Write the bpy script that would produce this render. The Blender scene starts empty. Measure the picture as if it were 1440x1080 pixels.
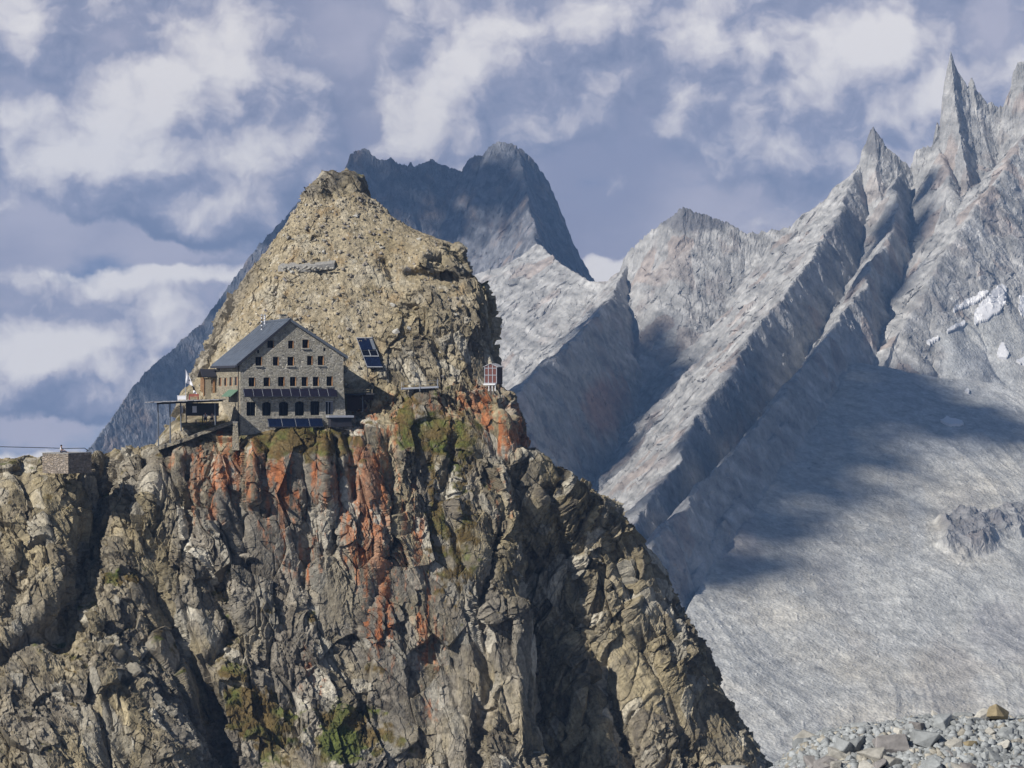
import bpy, bmesh, math, random, time
import numpy as np
from mathutils import Vector, Matrix
random.seed(7)
T0 = time.time()
def lap(s): print('LAP %-22s %.1f' % (s, time.time() - T0), flush=True)

S = bpy.context.scene
COL = S.collection
F = 3248.0                                   # focal length in photo pixels
SUN = Vector((-0.64, -0.52, 0.565)).normalized()   # direction towards the sun

def P(px, py, d):                            # a point seen at (px, py) standing d metres north of the viewer
    return Vector(((px - 720) / F * d, d, (540 - py) / F * d))

# ------------------------------------------------------------------ tagging
def tag(o, label=None, cat=None, group=None, kind=None):
    if label: o['label'] = label
    if cat: o['category'] = cat
    if group: o['group'] = group
    if kind: o['kind'] = kind
    return o
def empty(name, loc=(0, 0, 0), rot=0.0):
    o = bpy.data.objects.new(name, None)
    o.empty_display_size = 0.3
    o.location = loc
    o.rotation_euler = (0, 0, rot)
    COL.objects.link(o)
    return o
def link(name, mesh, mat=None, parent=None):
    o = bpy.data.objects.new(name, mesh)
    if mat is not None and not mesh.materials: mesh.materials.append(mat)
    COL.objects.link(o)
    if parent is not None: o.parent = parent
    return o

# ------------------------------------------------------------------ numpy noise
_rng = np.random.RandomState(11)
PERM = np.concatenate([_rng.permutation(256)] * 3).astype(np.int32)
GRAD = _rng.normal(size=(256, 3)).astype(np.float32)
GRAD /= np.linalg.norm(GRAD, axis=1, keepdims=True)
RND = _rng.rand(256, 4).astype(np.float32)
def noise(x, y, z, seed=0):
    xi = np.floor(x); yi = np.floor(y); zi = np.floor(z)
    fx = (x - xi).astype(np.float32); fy = (y - yi).astype(np.float32); fz = (z - zi).astype(np.float32)
    xi = (xi.astype(np.int32) + seed * 17) & 255; yi = (yi.astype(np.int32) + seed * 31) & 255; zi = zi.astype(np.int32) & 255
    u = fx * fx * fx * (fx * (fx * 6 - 15) + 10); v = fy * fy * fy * (fy * (fy * 6 - 15) + 10); w = fz * fz * fz * (fz * (fz * 6 - 15) + 10)
    out = 0
    for dx in (0, 1):
        a = PERM[xi + dx]
        wx = u if dx else 1 - u
        for dy in (0, 1):
            b = PERM[a + yi + dy]
            wy = wx * (v if dy else 1 - v)
            for dz in (0, 1):
                g = GRAD[PERM[b + zi + dz]]
                out = out + wy * (w if dz else 1 - w) * (g[..., 0] * (fx - dx) + g[..., 1] * (fy - dy) + g[..., 2] * (fz - dz))
    return out * 1.5
def fbm(x, y, z, o=4, seed=0, gain=0.5):
    s = 0; a = 1.0; n = 0
    for k in range(o):
        s = s + a * noise(x, y, z, seed + k * 3); n += a
        x = x * 2.03; y = y * 2.03; z = z * 2.03; a *= gain
    return s / n
def ridged(x, y, z, o=4, seed=0, gain=0.5):
    s = 0; a = 1.0; n = 0
    for k in range(o):
        s = s + a * (1 - 2 * np.abs(noise(x, y, z, seed + k * 3))); n += a
        x = x * 2.07; y = y * 2.07; z = z * 2.07; a *= gain
    return s / n
def voro(x, y, z, seed=0):
    """nearest jittered cell: F1, F2, four random numbers of the cell, offset to its centre"""
    bx = np.floor(x - 0.5).astype(np.int32); by = np.floor(y - 0.5).astype(np.int32); bz = np.floor(z - 0.5).astype(np.int32)
    F1 = np.full(x.shape, 9, np.float32); F2 = F1.copy(); ID = np.zeros(x.shape, np.int32)
    OX = np.zeros(x.shape, np.float32); OY = OX.copy(); OZ = OX.copy()
    for dx in (0, 1):
        a = PERM[(bx + dx + seed * 13) & 255]
        for dy in (0, 1):
            b = PERM[a + ((by + dy + seed * 7) & 255)]
            for dz in (0, 1):
                h = PERM[b + ((bz + dz) & 255)]
                r = RND[h]
                ox = x - (bx + dx + 0.1 + 0.8 * r[..., 0]); oy = y - (by + dy + 0.1 + 0.8 * r[..., 1]); oz = z - (bz + dz + 0.1 + 0.8 * r[..., 2])
                d = np.sqrt(ox * ox + oy * oy + oz * oz).astype(np.float32)
                m = d < F1
                F2 = np.where(m, F1, np.minimum(F2, d)); F1 = np.where(m, d, F1); ID = np.where(m, h, ID)
                OX = np.where(m, ox, OX); OY = np.where(m, oy, OY); OZ = np.where(m, oz, OZ)
    return F1, F2, ID, OX.astype(np.float32), OY.astype(np.float32), OZ.astype(np.float32)
def facet(x, y, z, seed=0, tilt=0.6):
    """fractured blocks: each cell is a tilted plane; returns displacement (-1..1), crack closeness 0..1, cell random"""
    F1, F2, ID, ox, oy, oz = voro(x, y, z, seed)
    g = GRAD[(ID + 57) & 255]
    d = (RND[ID, 3] - 0.5) * 0.55 + tilt * (g[..., 0] * ox + g[..., 1] * oy + g[..., 2] * oz)
    return d, np.exp(-(F2 - F1) / 0.06), RND[(ID + 91) & 255]
def sstep(a, b, x):
    t = np.clip((x - a) / (b - a), 0, 1)
    return t * t * (3 - 2 * t)
def blob(px, py, cx, cy, rx, ry):
    return np.exp(-(((px - cx) / rx) ** 2 + ((py - cy) / ry) ** 2))
def polydist(px, py, pts):
    best = np.full(px.shape, 1e9, np.float32); side = np.zeros(px.shape, np.float32)
    for (ax, ay), (bx, by) in zip(pts[:-1], pts[1:]):
        dx, dy = bx - ax, by - ay
        t = np.clip(((px - ax) * dx + (py - ay) * dy) / (dx * dx + dy * dy), 0, 1)
        ex = px - ax - t * dx; ey = py - ay - t * dy
        d = np.sqrt(ex * ex + ey * ey)
        m = d < best
        best = np.where(m, d, best); side = np.where(m, np.sign(ex * dy - ey * dx), side)
    return best, side
def grid_mesh(name, X, Y, Z, col=None, wrap=False, flip=False, smooth=False):
    R, C = X.shape
    me = bpy.data.meshes.new(name)
    n = R * C
    me.vertices.add(n)
    co = np.empty((n, 3), np.float32); co[:, 0] = X.ravel(); co[:, 1] = Y.ravel(); co[:, 2] = Z.ravel()
    me.vertices.foreach_set('co', co.ravel())
    idx = np.arange(n, dtype=np.int32).reshape(R, C)
    if wrap: idx = np.concatenate([idx, idx[:, :1]], axis=1)
    a, b, c, d = idx[:-1, :-1].ravel(), idx[:-1, 1:].ravel(), idx[1:, 1:].ravel(), idx[1:, :-1].ravel()
    q = np.stack([a, d, c, b] if flip else [a, b, c, d], axis=1)
    nf = len(q)
    me.loops.add(nf * 4); me.polygons.add(nf)
    me.loops.foreach_set('vertex_index', q.ravel().astype(np.int32))
    me.polygons.foreach_set('loop_start', np.arange(0, nf * 4, 4, dtype=np.int32))
    me.polygons.foreach_set('use_smooth', np.full(nf, bool(smooth)))
    me.update(calc_edges=True)
    if col is not None:
        at = me.attributes.new('tint', 'FLOAT_COLOR', 'POINT')
        c4 = np.ones((n, 4), np.float32); c4[:, :3] = np.clip(col.reshape(-1, 3), 0.004, 0.9)
        at.data.foreach_set('color', c4.ravel())
    return me
def mixc(c, m, rgb):
    return c * (1 - m[..., None]) + np.array(rgb, np.float32) * m[..., None]

# ------------------------------------------------------------------ materials
def mat_new(name):
    m = bpy.data.materials.new(name); m.use_nodes = True
    nt = m.node_tree; b = nt.nodes['Principled BSDF']
    return m, nt, b
def set_spec(b, v):
    if 'Specular IOR Level' in b.inputs: b.inputs['Specular IOR Level'].default_value = v
def rock_mat(name, scales=(2.2, 9.0), bump=0.12, var=0.55, detail=8):
    m, nt, b = mat_new(name); N = nt.nodes; L = nt.links
    at = N.new('ShaderNodeAttribute'); at.attribute_name = 'tint'
    tc = N.new('ShaderNodeTexCoord')
    n1 = N.new('ShaderNodeTexNoise'); n1.inputs['Scale'].default_value = scales[0]; n1.inputs['Detail'].default_value = detail; n1.inputs['Roughness'].default_value = 0.72
    n2 = N.new('ShaderNodeTexVoronoi'); n2.inputs['Scale'].default_value = scales[1]
    L.new(tc.outputs['Object'], n1.inputs['Vector']); L.new(tc.outputs['Object'], n2.inputs['Vector'])
    mr = N.new('ShaderNodeMapRange'); mr.inputs[1].default_value = 0.3; mr.inputs[2].default_value = 0.7
    mr.inputs[3].default_value = 1 - var; mr.inputs[4].default_value = 1 + var
    L.new(n1.outputs['Fac'], mr.inputs[0])
    mm = N.new('ShaderNodeMix'); mm.data_type = 'RGBA'; mm.blend_type = 'MULTIPLY'; mm.inputs[0].default_value = 1
    cmb = N.new('ShaderNodeCombineColor')
    for k in range(3): L.new(mr.outputs[0], cmb.inputs[k])
    L.new(at.outputs['Color'], mm.inputs[6]); L.new(cmb.outputs[0], mm.inputs[7])
    L.new(mm.outputs[2], b.inputs['Base Color'])
    b.inputs['Roughness'].default_value = 0.92; set_spec(b, 0.2)
    ad = N.new('ShaderNodeMath'); ad.operation = 'ADD'
    L.new(n1.outputs['Fac'], ad.inputs[0]); 
    ml = N.new('ShaderNodeMath'); ml.operation = 'MULTIPLY'; ml.inputs[1].default_value = 0.35
    L.new(n2.outputs['Distance'], ml.inputs[0]); L.new(ml.outputs[0], ad.inputs[1])
    bp = N.new('ShaderNodeBump'); bp.inputs['Strength'].default_value = 0.9; bp.inputs['Distance'].default_value = bump
    L.new(ad.outputs[0], bp.inputs['Height']); L.new(bp.outputs['Normal'], b.inputs['Normal'])
    return m
def plain(name, rgb, rough=0.6, metal=0.0, var=0.15, scale=6.0, bump=0.0, spec=0.4):
    m, nt, b = mat_new(name); N = nt.nodes; L = nt.links
    tc = N.new('ShaderNodeTexCoord')
    n1 = N.new('ShaderNodeTexNoise'); n1.inputs['Scale'].default_value = scale; n1.inputs['Detail'].default_value = 5
    L.new(tc.outputs['Object'], n1.inputs['Vector'])
    cr = N.new('ShaderNodeValToRGB')
    cr.color_ramp.elements[0].position = 0.3; cr.color_ramp.elements[1].position = 0.7
    cr.color_ramp.elements[0].color = tuple(c * (1 - var) for c in rgb) + (1,)
    cr.color_ramp.elements[1].color = tuple(min(1, c * (1 + var)) for c in rgb) + (1,)
    L.new(n1.outputs['Fac'], cr.inputs['Fac']); L.new(cr.outputs['Color'], b.inputs['Base Color'])
    b.inputs['Roughness'].default_value = rough; b.inputs['Metallic'].default_value = metal; set_spec(b, spec)
    if bump:
        bp = N.new('ShaderNodeBump'); bp.inputs['Distance'].default_value = bump
        L.new(n1.outputs['Fac'], bp.inputs['Height']); L.new(bp.outputs['Normal'], b.inputs['Normal'])
    return m
def masonry(name, stone, mortar, sx=2.7, sz=5.0):
    m, nt, b = mat_new(name); N = nt.nodes; L = nt.links
    tc = N.new('ShaderNodeTexCoord'); mp = N.new('ShaderNodeMapping')
    mp.inputs['Scale'].default_value = (sx, sx, sz)
    L.new(tc.outputs['Object'], mp.inputs['Vector'])
    v = N.new('ShaderNodeTexVoronoi'); v.inputs['Scale'].default_value = 1.0; v.inputs['Randomness'].default_value = 0.8
    e = N.new('ShaderNodeTexVoronoi'); e.feature = 'DISTANCE_TO_EDGE'; e.inputs['Scale'].default_value = 1.0; e.inputs['Randomness'].default_value = 0.8
    L.new(mp.outputs[0], v.inputs['Vector']); L.new(mp.outputs[0], e.inputs['Vector'])
    cr = N.new('ShaderNodeValToRGB'); cr.color_ramp.interpolation = 'LINEAR'
    els = cr.color_ramp.elements
    els[0].position = 0.0; els[0].color = tuple(c * 0.62 for c in stone) + (1,)
    els[1].position = 1.0; els[1].color = tuple(min(1, c * 1.35) for c in stone) + (1,)
    k = els.new(0.5); k.color = (stone[0] * 1.0, stone[1] * 0.97, stone[2] * 0.88, 1)
    sp = N.new('ShaderNodeSeparateColor'); L.new(v.outputs['Color'], sp.inputs[0]); L.new(sp.outputs[0], cr.inputs['Fac'])
    nz = N.new('ShaderNodeTexNoise'); nz.inputs['Scale'].default_value = 5; nz.inputs['Detail'].default_value = 6
    L.new(tc.outputs['Object'], nz.inputs['Vector'])
    mr = N.new('ShaderNodeMapRange'); mr.inputs[1].default_value = 0.02; mr.inputs[2].default_value = 0.12
    L.new(e.outputs['Distance'], mr.inputs[0])
    mx = N.new('ShaderNodeMix'); mx.data_type = 'RGBA'
    L.new(mr.outputs[0], mx.inputs[0]); mx.inputs[6].default_value = tuple(mortar) + (1,); L.new(cr.outputs[0], mx.inputs[7])
    m2 = N.new('ShaderNodeMix'); m2.data_type = 'RGBA'; m2.blend_type = 'OVERLAY'; m2.inputs[0].default_value = 0.5
    L.new(mx.outputs[2], m2.inputs[6]); L.new(nz.outputs['Fac'], m2.inputs[7])
    L.new(m2.outputs[2], b.inputs['Base Color'])
    b.inputs['Roughness'].default_value = 0.9; set_spec(b, 0.2)
    bp = N.new('ShaderNodeBump'); bp.inputs['Distance'].default_value = 0.1; bp.inputs['Strength'].default_value = 0.9
    L.new(mr.outputs[0], bp.inputs['Height']); L.new(bp.outputs['Normal'], b.inputs['Normal'])
    return m
M = dict(
    cliff=rock_mat('cliff_rock', (1.6, 5.0), 0.14, 0.5),
    far=rock_mat('far_rock', (0.1, 0.5), 1.4, 0.42, 9),
    rubble=rock_mat('rubble_rock', (6.0, 24.0), 0.02, 0.35),
    stone=masonry('rubble_masonry', (0.44, 0.41, 0.345), (0.50, 0.47, 0.41)),
    pale_stone=masonry('tan_masonry', (0.38, 0.335, 0.255), (0.36, 0.33, 0.27), 2.4, 4.4),  # warmer masonry for side wall, porch, path wall and pillar
    block=masonry('block_masonry', (0.31, 0.262, 0.22), (0.30, 0.26, 0.22), 2.0, 3.4),
    slate=plain('roof_sheet', (0.112, 0.132, 0.168), 0.5, 0.0, 0.22, 1.1),
    fascia=plain('dark_fascia', (0.035, 0.035, 0.045), 0.6),
    glass=plain('dark_glass', (0.006, 0.007, 0.013), 0.25, 0.0, 0.2, 2.0, spec=0.12),
    solar=plain('solar_cell', (0.008, 0.014, 0.04), 0.25, 0.0, 0.25, 3.0, spec=0.3),
    violet=plain('violet_cell', (0.018, 0.016, 0.03), 0.35, 0.0, 0.2, 3.0),
    alu=plain('aluminium', (0.5, 0.52, 0.56), 0.35, 0.4, 0.1),
    steel=plain('grey_steel', (0.16, 0.18, 0.21), 0.5, 0.2, 0.15),
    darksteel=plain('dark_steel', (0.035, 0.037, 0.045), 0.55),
    wood=plain('orange_wood', (0.42, 0.23, 0.11), 0.7, 0.0, 0.3, 8),
    plank=plain('weathered_wood', (0.26, 0.22, 0.15), 0.8, 0.0, 0.25, 6),
    sill=plain('pale_sill', (0.48, 0.45, 0.38), 0.8, 0.0, 0.15, 8),
    white=plain('white_paint', (0.74, 0.74, 0.76), 0.55, 0, 0.06),
    cloth=plain('white_cloth', (0.8, 0.8, 0.84), 0.9, 0, 0.06),
    black=plain('black_cloth', (0.02, 0.02, 0.025), 0.9),
    red=plain('red_paint', (0.30, 0.045, 0.035), 0.6, 0, 0.2),
    brick=plain('rust_red_board', (0.14, 0.05, 0.042), 0.75, 0, 0.25, 9),
    darkboard=plain('dark_board', (0.09, 0.06, 0.055), 0.8, 0, 0.2),
    green=plain('green_sheet', (0.13, 0.22, 0.15), 0.6, 0, 0.15),
    deck=plain('pale_deck', (0.42, 0.42, 0.44), 0.7, 0, 0.3, 2.5),
    concrete=plain('concrete', (0.36, 0.35, 0.33), 0.85, 0, 0.2, 3, 0.02),
    gravel=plain('gravel_top', (0.32, 0.31, 0.29), 0.95, 0, 0.25, 4, 0.05),
    snow=plain('snow', (0.88, 0.87, 0.87), 0.7, 0, 0.04, 0.1),
    skin=plain('skin', (0.45, 0.27, 0.2), 0.6), hair=plain('dark_hair', (0.03, 0.022, 0.02), 0.7),
    shirt=plain('white_shirt', (0.75, 0.74, 0.76), 0.8), trousers=plain('dark_trousers', (0.03, 0.035, 0.06), 0.85),
    valley=plain('valley_ground', (0.12, 0.12, 0.09), 0.95, 0, 0.4, 0.01),
)

# ------------------------------------------------------------------ the near mountain
CURVE_N = 4001
def wrap_curve(hw, B, p, back, n, backn):
    """cross-section of a rock mass: sideways -1..1 and metres back, points evenly spaced along it; then a coarse rear"""
    t = np.linspace(-math.pi / 2, math.pi / 2, CURVE_N)
    X = np.sign(np.sin(t)) * np.abs(np.sin(t)) ** (2 / p)
    Yb = 1 - np.abs(np.cos(t)) ** (2 / p)
    s = np.concatenate([[0], np.cumsum(np.hypot(np.diff(X) * hw, np.diff(Yb) * B))])
    q = np.linspace(0, s[-1], n)
    X = np.interp(q, s, X); Yb = np.interp(q, s, Yb) * B
    if backn:
        th = np.linspace(math.pi / 2, -math.pi / 2, backn + 2)[1:-1]
        X = np.concatenate([X, np.sin(th)]); Yb = np.concatenate([Yb, B + back * np.cos(th) ** 0.6])
    return X.astype(np.float32), Yb.astype(np.float32)
def table(px, py, stations):
    """depth of the face at (px, py): stations = {px: [(py, y), ...]} interpolated both ways"""
    ks = sorted(stations)
    cols = []
    for k in ks:
        a = np.array(stations[k], np.float32)
        cols.append(np.interp(py, a[:, 0], a[:, 1]).astype(np.float32))
    out = cols[0].copy()
    for i in range(len(ks) - 1):
        w = np.clip((px - ks[i]) / (ks[i + 1] - ks[i]), 0, 1)
        m = px >= ks[i]
        out = np.where(m, cols[i] * (1 - w) + cols[i + 1] * w, out)
    return out
def normals(X, Y, Z):
    def g(A): 
        return np.gradient(A, axis=0), np.gradient(A, axis=1)
    xr, xc = g(X); yr, yc = g(Y); zr, zc = g(Z)
    nx = yr * zc - zr * yc; ny = zr * xc - xr * zc; nz = xr * yc - yr * xc
    l = np.sqrt(nx * nx + ny * ny + nz * nz) + 1e-9
    return nx / l, ny / l, nz / l
def blur(A, k, axis):
    c = np.cumsum(np.pad(A, [(k + 1, k) if a == axis else (0, 0) for a in (0, 1)], mode='edge'), axis=axis, dtype=np.float64)
    n = A.shape[axis]
    hi = np.take(c, range(2 * k + 1, 2 * k + 1 + n), axis=axis); lo = np.take(c, range(0, n), axis=axis)
    return ((hi - lo) / (2 * k + 1)).astype(np.float32)

LICHEN = [(302, 665, 16, 40, 1.0), (322, 650, 10, 30, .8), (358, 652, 12, 40, 1.0), (392, 690, 16, 45, 1.2), (458, 665, 9, 45, 1.0), (512, 640, 12, 60, 1.0),
          (516, 730, 18, 70, 1.3), (528, 820, 14, 60, 1.1), (540, 880, 10, 50, .9), (575, 750, 14, 60, .6), (712, 600, 16, 20, .85), (718, 625, 18, 14, .85),
          (690, 570, 20, 25, .7), (640, 580, 30, 25, .45), (665, 555, 25, 14, .5), (408, 760, 14, 40, .6), (440, 770, 12, 40, .5), (590, 690, 14, 40, .5), (285, 690, 18, 40, .45),
          (600, 850, 14, 60, .45), (425, 945, 8, 40, .5), (446, 950, 8, 30, .4), (705, 690, 14, 40, .5), (560, 585, 14, 30, .6), (245, 645, 22, 14, .35), (610, 960, 16, 60, .35)]
GRASS = [(430, 618, 50, 14, 1.3), (380, 630, 22, 30, 1.0), (355, 1000, 44, 30, 1.5), (380, 1045, 30, 26, 1.1), (480, 1045, 30, 32, 1.7), (500, 1005, 40, 14, 1.0),
         (612, 730, 10, 40, 1.2), (620, 640, 30, 40, .7), (575, 600, 12, 50, .9), (655, 690, 12, 60, .6), (660, 790, 26, 50, .7), (370, 860, 22, 10, 1.0), (165, 815, 26, 10, 1.0),
         (310, 820, 16, 20, .8), (315, 885, 14, 40, .6), (440, 870, 20, 12, .8), (235, 905, 30, 40, .5), (600, 595, 40, 20, .5), (330, 960, 20, 30, .8), (690, 400, 14, 20, .8),
         (640, 620, 60, 30, .45), (630, 780, 30, 60, .5), (530, 945, 14, 8, .9), (95, 690, 60, 30, .3), (460, 640, 40, 20, .8), (100, 900, 40, 60, .25), (550, 1040, 40, 20, .6)]

def paint(px, py, X, Y, Z, nz, cliff, r1, r2, r3, crack):
    """real colours of the rock, its lichen, turf and stones"""
    lo = fbm(X / 9, Y / 9, Z / 14, 4, 40)
    mid = fbm(X / 2.2, Y / 2.2, Z / 5, 4, 44)
    grey = np.array((0.195, 0.18, 0.157), np.float32); tan = np.array((0.235, 0.203, 0.138), np.float32); dark = np.array((0.11, 0.098, 0.085), np.float32)
    c = np.ones(px.shape + (3,), np.float32) * grey
    tanm = np.clip(sstep(-0.25, 0.35, lo + 0.4 * mid) + 0.55 * blob(px, py, 40, 760, 140, 160) + 0.6 * blob(px, py, 620, 540, 160, 90) + 0.5 * sstep(700, 800, px)
                   - 0.75 * blob(px, py, 430, 830, 130, 160), 0, 1)
    c = mixc(c, tanm, tan)
    c = mixc(c, np.clip(0.75 * sstep(0.1, 0.5, mid + (r1[..., 0] - 0.5) * 0.7), 0, 1), dark)
    c = mixc(c, 0.8 * sstep(0.78, 0.95, r2[..., 1]), (0.33, 0.315, 0.28))
    c = c * (0.68 + 0.62 * r2[..., 2][..., None]) * (0.82 + 0.36 * r3[..., 0][..., None])
    # scree: warm stony earth with pale stones
    scr = np.ones(px.shape + (3,), np.float32) * np.array((0.245, 0.21, 0.15), np.float32)
    scr = mixc(scr, sstep(-0.2, 0.3, lo), (0.285, 0.25, 0.185))
    scr = mixc(scr, 0.55 * sstep(0.1, 0.4, fbm(X / 5, Y / 5, Z / 5, 4, 47)), (0.21, 0.175, 0.105))
    scr = mixc(scr, 0.5 * sstep(0.12, 0.35, fbm(X / 6, Y / 6, Z / 6, 4, 49)), (0.36, 0.345, 0.30))
    scr = mixc(scr, 0.8 * sstep(0.1, 0.45, mid), (0.255, 0.195, 0.12))
    scr = scr * (0.86 + 0.26 * r3[..., 1][..., None])
    scr = mixc(scr, 0.5 * sstep(0.86, 0.93, r2[..., 1]), (0.40, 0.37, 0.31))
    scr = mixc(scr, 0.6 * sstep(0.95, 0.98, r3[..., 2]), (0.46, 0.44, 0.39))
    scr = mixc(scr, 0.4 * sstep(0.9, 0.95, r3[..., 0]), (0.17, 0.145, 0.11))
    c = scr * (1 - cliff[..., None]) + c * cliff[..., None]
    # orange lichen in streaks that follow the water
    st = 1.15 * fbm(X / 0.75, Y / 3, Z / 8, 4, 60) + 0.6 * fbm(X / 0.5, Y / 0.5, Z / 0.8, 3, 63)
    li = 0
    for cx, cy, rx, ry, a in LICHEN: li = li + a * blob(px, py, cx, cy, rx * 1.6, ry * 1.25)
    lm = sstep(0.30, 0.95, li * 0.72 + st * 1.5 + 0.55 * (r2[..., 0] - .5) + .35 * (r3[..., 2] - .5) - 0.12) * sstep(0.12, 0.3, li) * cliff
    hue = sstep(-0.3, 0.3, mid)[..., None]
    lc = np.array((0.31, 0.112, 0.044), np.float32) * hue + np.array((0.25, 0.14, 0.09), np.float32) * (1 - hue)
    lc = lc * (0.7 + 0.6 * r3[..., 0][..., None])
    c = c * (1 - 0.87 * lm[..., None]) + lc * 0.87 * lm[..., None]
    gr = 0
    for cx, cy, rx, ry, a in GRASS: gr = gr + a * blob(px, py, cx, cy, rx * 1.2, ry * 1.2)
    gn = fbm(X / 1.6, Y / 1.6, Z / 1.6, 4, 70)
    gm = sstep(0.40, 0.8, gr * .95 + 1.1 * gn + 0.8 * (nz - 0.35) + 0.4 * (r3[..., 0] - .5) - 0.05) * sstep(0.02, 0.2, gr + 0.35 * (nz - .3))
    gm = np.clip(gm, 0, 1) * np.clip(cliff + 0.15, 0, 1)
    gh = sstep(-0.25, 0.35, fbm(X / 3, Y / 3, Z / 3, 3, 75) + 0.7 * blob(px, py, 480, 1050, 30, 30) - 0.1)
    gc = np.array((0.098, 0.07, 0.026), np.float32) * (1 - gh[..., None]) + np.array((0.072, 0.095, 0.02), np.float32) * gh[..., None]
    c = c * (1 - 0.92 * gm[..., None]) + gc * (0.75 + 0.5 * r3[..., 1][..., None]) * 0.92 * gm[..., None]
    c = c * (1 - 0.2 * crack[..., None]) * np.array((1.37, 1.33, 1.23), np.float32)
    return c, gm

def sculpt(px, py, X, Y, Z, cliff, lean, seed, pillar):
    nx, ny, nz = normals(X, Y, Z)
    for k in (6, 3):
        nx, ny, nz = (blur(blur(a, k, 0), k, 1) for a in (nx, ny, nz))
    l = np.sqrt(nx * nx + ny * ny + nz * nz) + 1e-9
    nx, ny, nz = nx / l, ny / l, nz / l
    wx = fbm(X / 14, Y / 14, Z / 14, 2, seed + 80) * 2.0; wz = fbm(X / 14, Y / 14, Z / 14, 2, seed + 84) * 1.5
    U = (X + lean * Z + wx).astype(np.float32); V = Y.astype(np.float32); W = (Z + wz).astype(np.float32)
    d1, k1, r1 = facet(U / 5.0, V / 5.0, W / 11.5, seed + 1, 1.0)
    d2, k2, r2 = facet(U / 2.0 + 5, V / 2.0, (W + .25 * U) / 4.4, seed + 2, 1.0)
    d3, k3, r3 = facet(U / 0.95 + 9, V / 0.95, (W - .2 * U) / 1.9, seed + 3, 1.0)
    d4, k4, r4 = facet(U / 0.45 + 3, V / 0.45, W / 0.75, seed + 4, 1.0)
    low = fbm(X / 18, Y / 18, Z / 30, 4, seed + 20)
    pil = ridged((U + 0.15 * Z) / 6.0, V / 9, W / 34, 3, seed + 30)
    fine = fbm(X / 0.8, Y / 0.8, Z / 1.1, 4, seed + 33, 0.6)
    D = 1.7 * low + pillar * 0.6 * pil + 1.5 * d1 + 0.95 * d2 + 0.5 * d3 + 0.24 * d4 + 0.12 * fine - 0.35 * k1 * (r1[..., 1] > .55) - 0.12 * k2 * (r2[..., 0] > .5)
    slab = sstep(-0.12, 0.2, fbm(X / 11 + 4, Y / 11, Z / 16, 3, seed + 36)); sm = 1 - 0.78 * slab
    crk = np.exp(-(noise((U + .1 * Z) / 4.5, V / 6, W / 26, seed + 38) / 0.05) ** 2) * sstep(-.1, .2, noise(U / 9, V / 9, W / 15, seed + 39))
    D = 1.7 * low + pillar * 0.6 * pil + 1.45 * d1 + sm * (0.95 * d2 + 0.5 * d3 + 0.24 * d4) + 0.12 * fine - 0.35 * k1 * (r1[..., 1] > .55) - 0.12 * sm * k2 * (r2[..., 0] > .5) - 0.45 * crk
    # stony slope
    s2F, _, s2id, *_ = voro(X / 1.5 + 3, Y / 1.5, Z / 1.5, seed + 6)
    s3F, _, s3id, *_ = voro(X / 0.62, Y / 0.62, Z / 0.62, seed + 7)
    s4F, _, s4id, *_ = voro(X / 0.33, Y / 0.33, Z / 0.33, seed + 8)
    q2 = RND[s2id]; q3 = RND[s3id]; q4 = RND[s4id]
    bld = sstep(-0.05, 0.4, fbm(X / 7 + 3, Y / 7, Z / 7, 4, seed + 58))
    st = np.maximum(0, 0.55 * q2[..., 3] ** 2 - s2F) * (0.3 + 0.7 * bld) + np.maximum(0, 0.6 * q3[..., 3] - s3F) * (0.06 + 0.26 * bld) + np.maximum(0, 0.5 - s4F) * 0.035
    Ds = 1.2 * fbm(X / 9, Y / 9, Z / 9, 4, seed + 50) + bld * (0.5 * d2 + 0.25 * d3) + 0.16 * fbm(X / 1.6, Y / 1.6, Z / 1.6, 3, seed + 55) + st + 0.06 * d2 + 0.05 * d3 + .1 * d4
    D = D * cliff + Ds * (1 - cliff)
    cl = cliff[..., None]
    r2m = r2 * cl + q2 * (1 - cl); r3m = r3 * cl + q3 * (1 - cl)
    r4m = r4 * cl + q4 * (1 - cl)
    r3m = np.concatenate([r3m[..., :1] * 0.6 + r4m[..., :1] * 0.4, r3m[..., 1:2] * .5 + r4m[..., 1:2] * .5, r4m[..., 2:3]], axis=-1)
    crack = np.clip(0.5 * k2 + 0.5 * k3 + 0.4 * k1, 0, 1) * cliff
    return D, (nx, ny, nz), r1, r2m, r3m, crack

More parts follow.
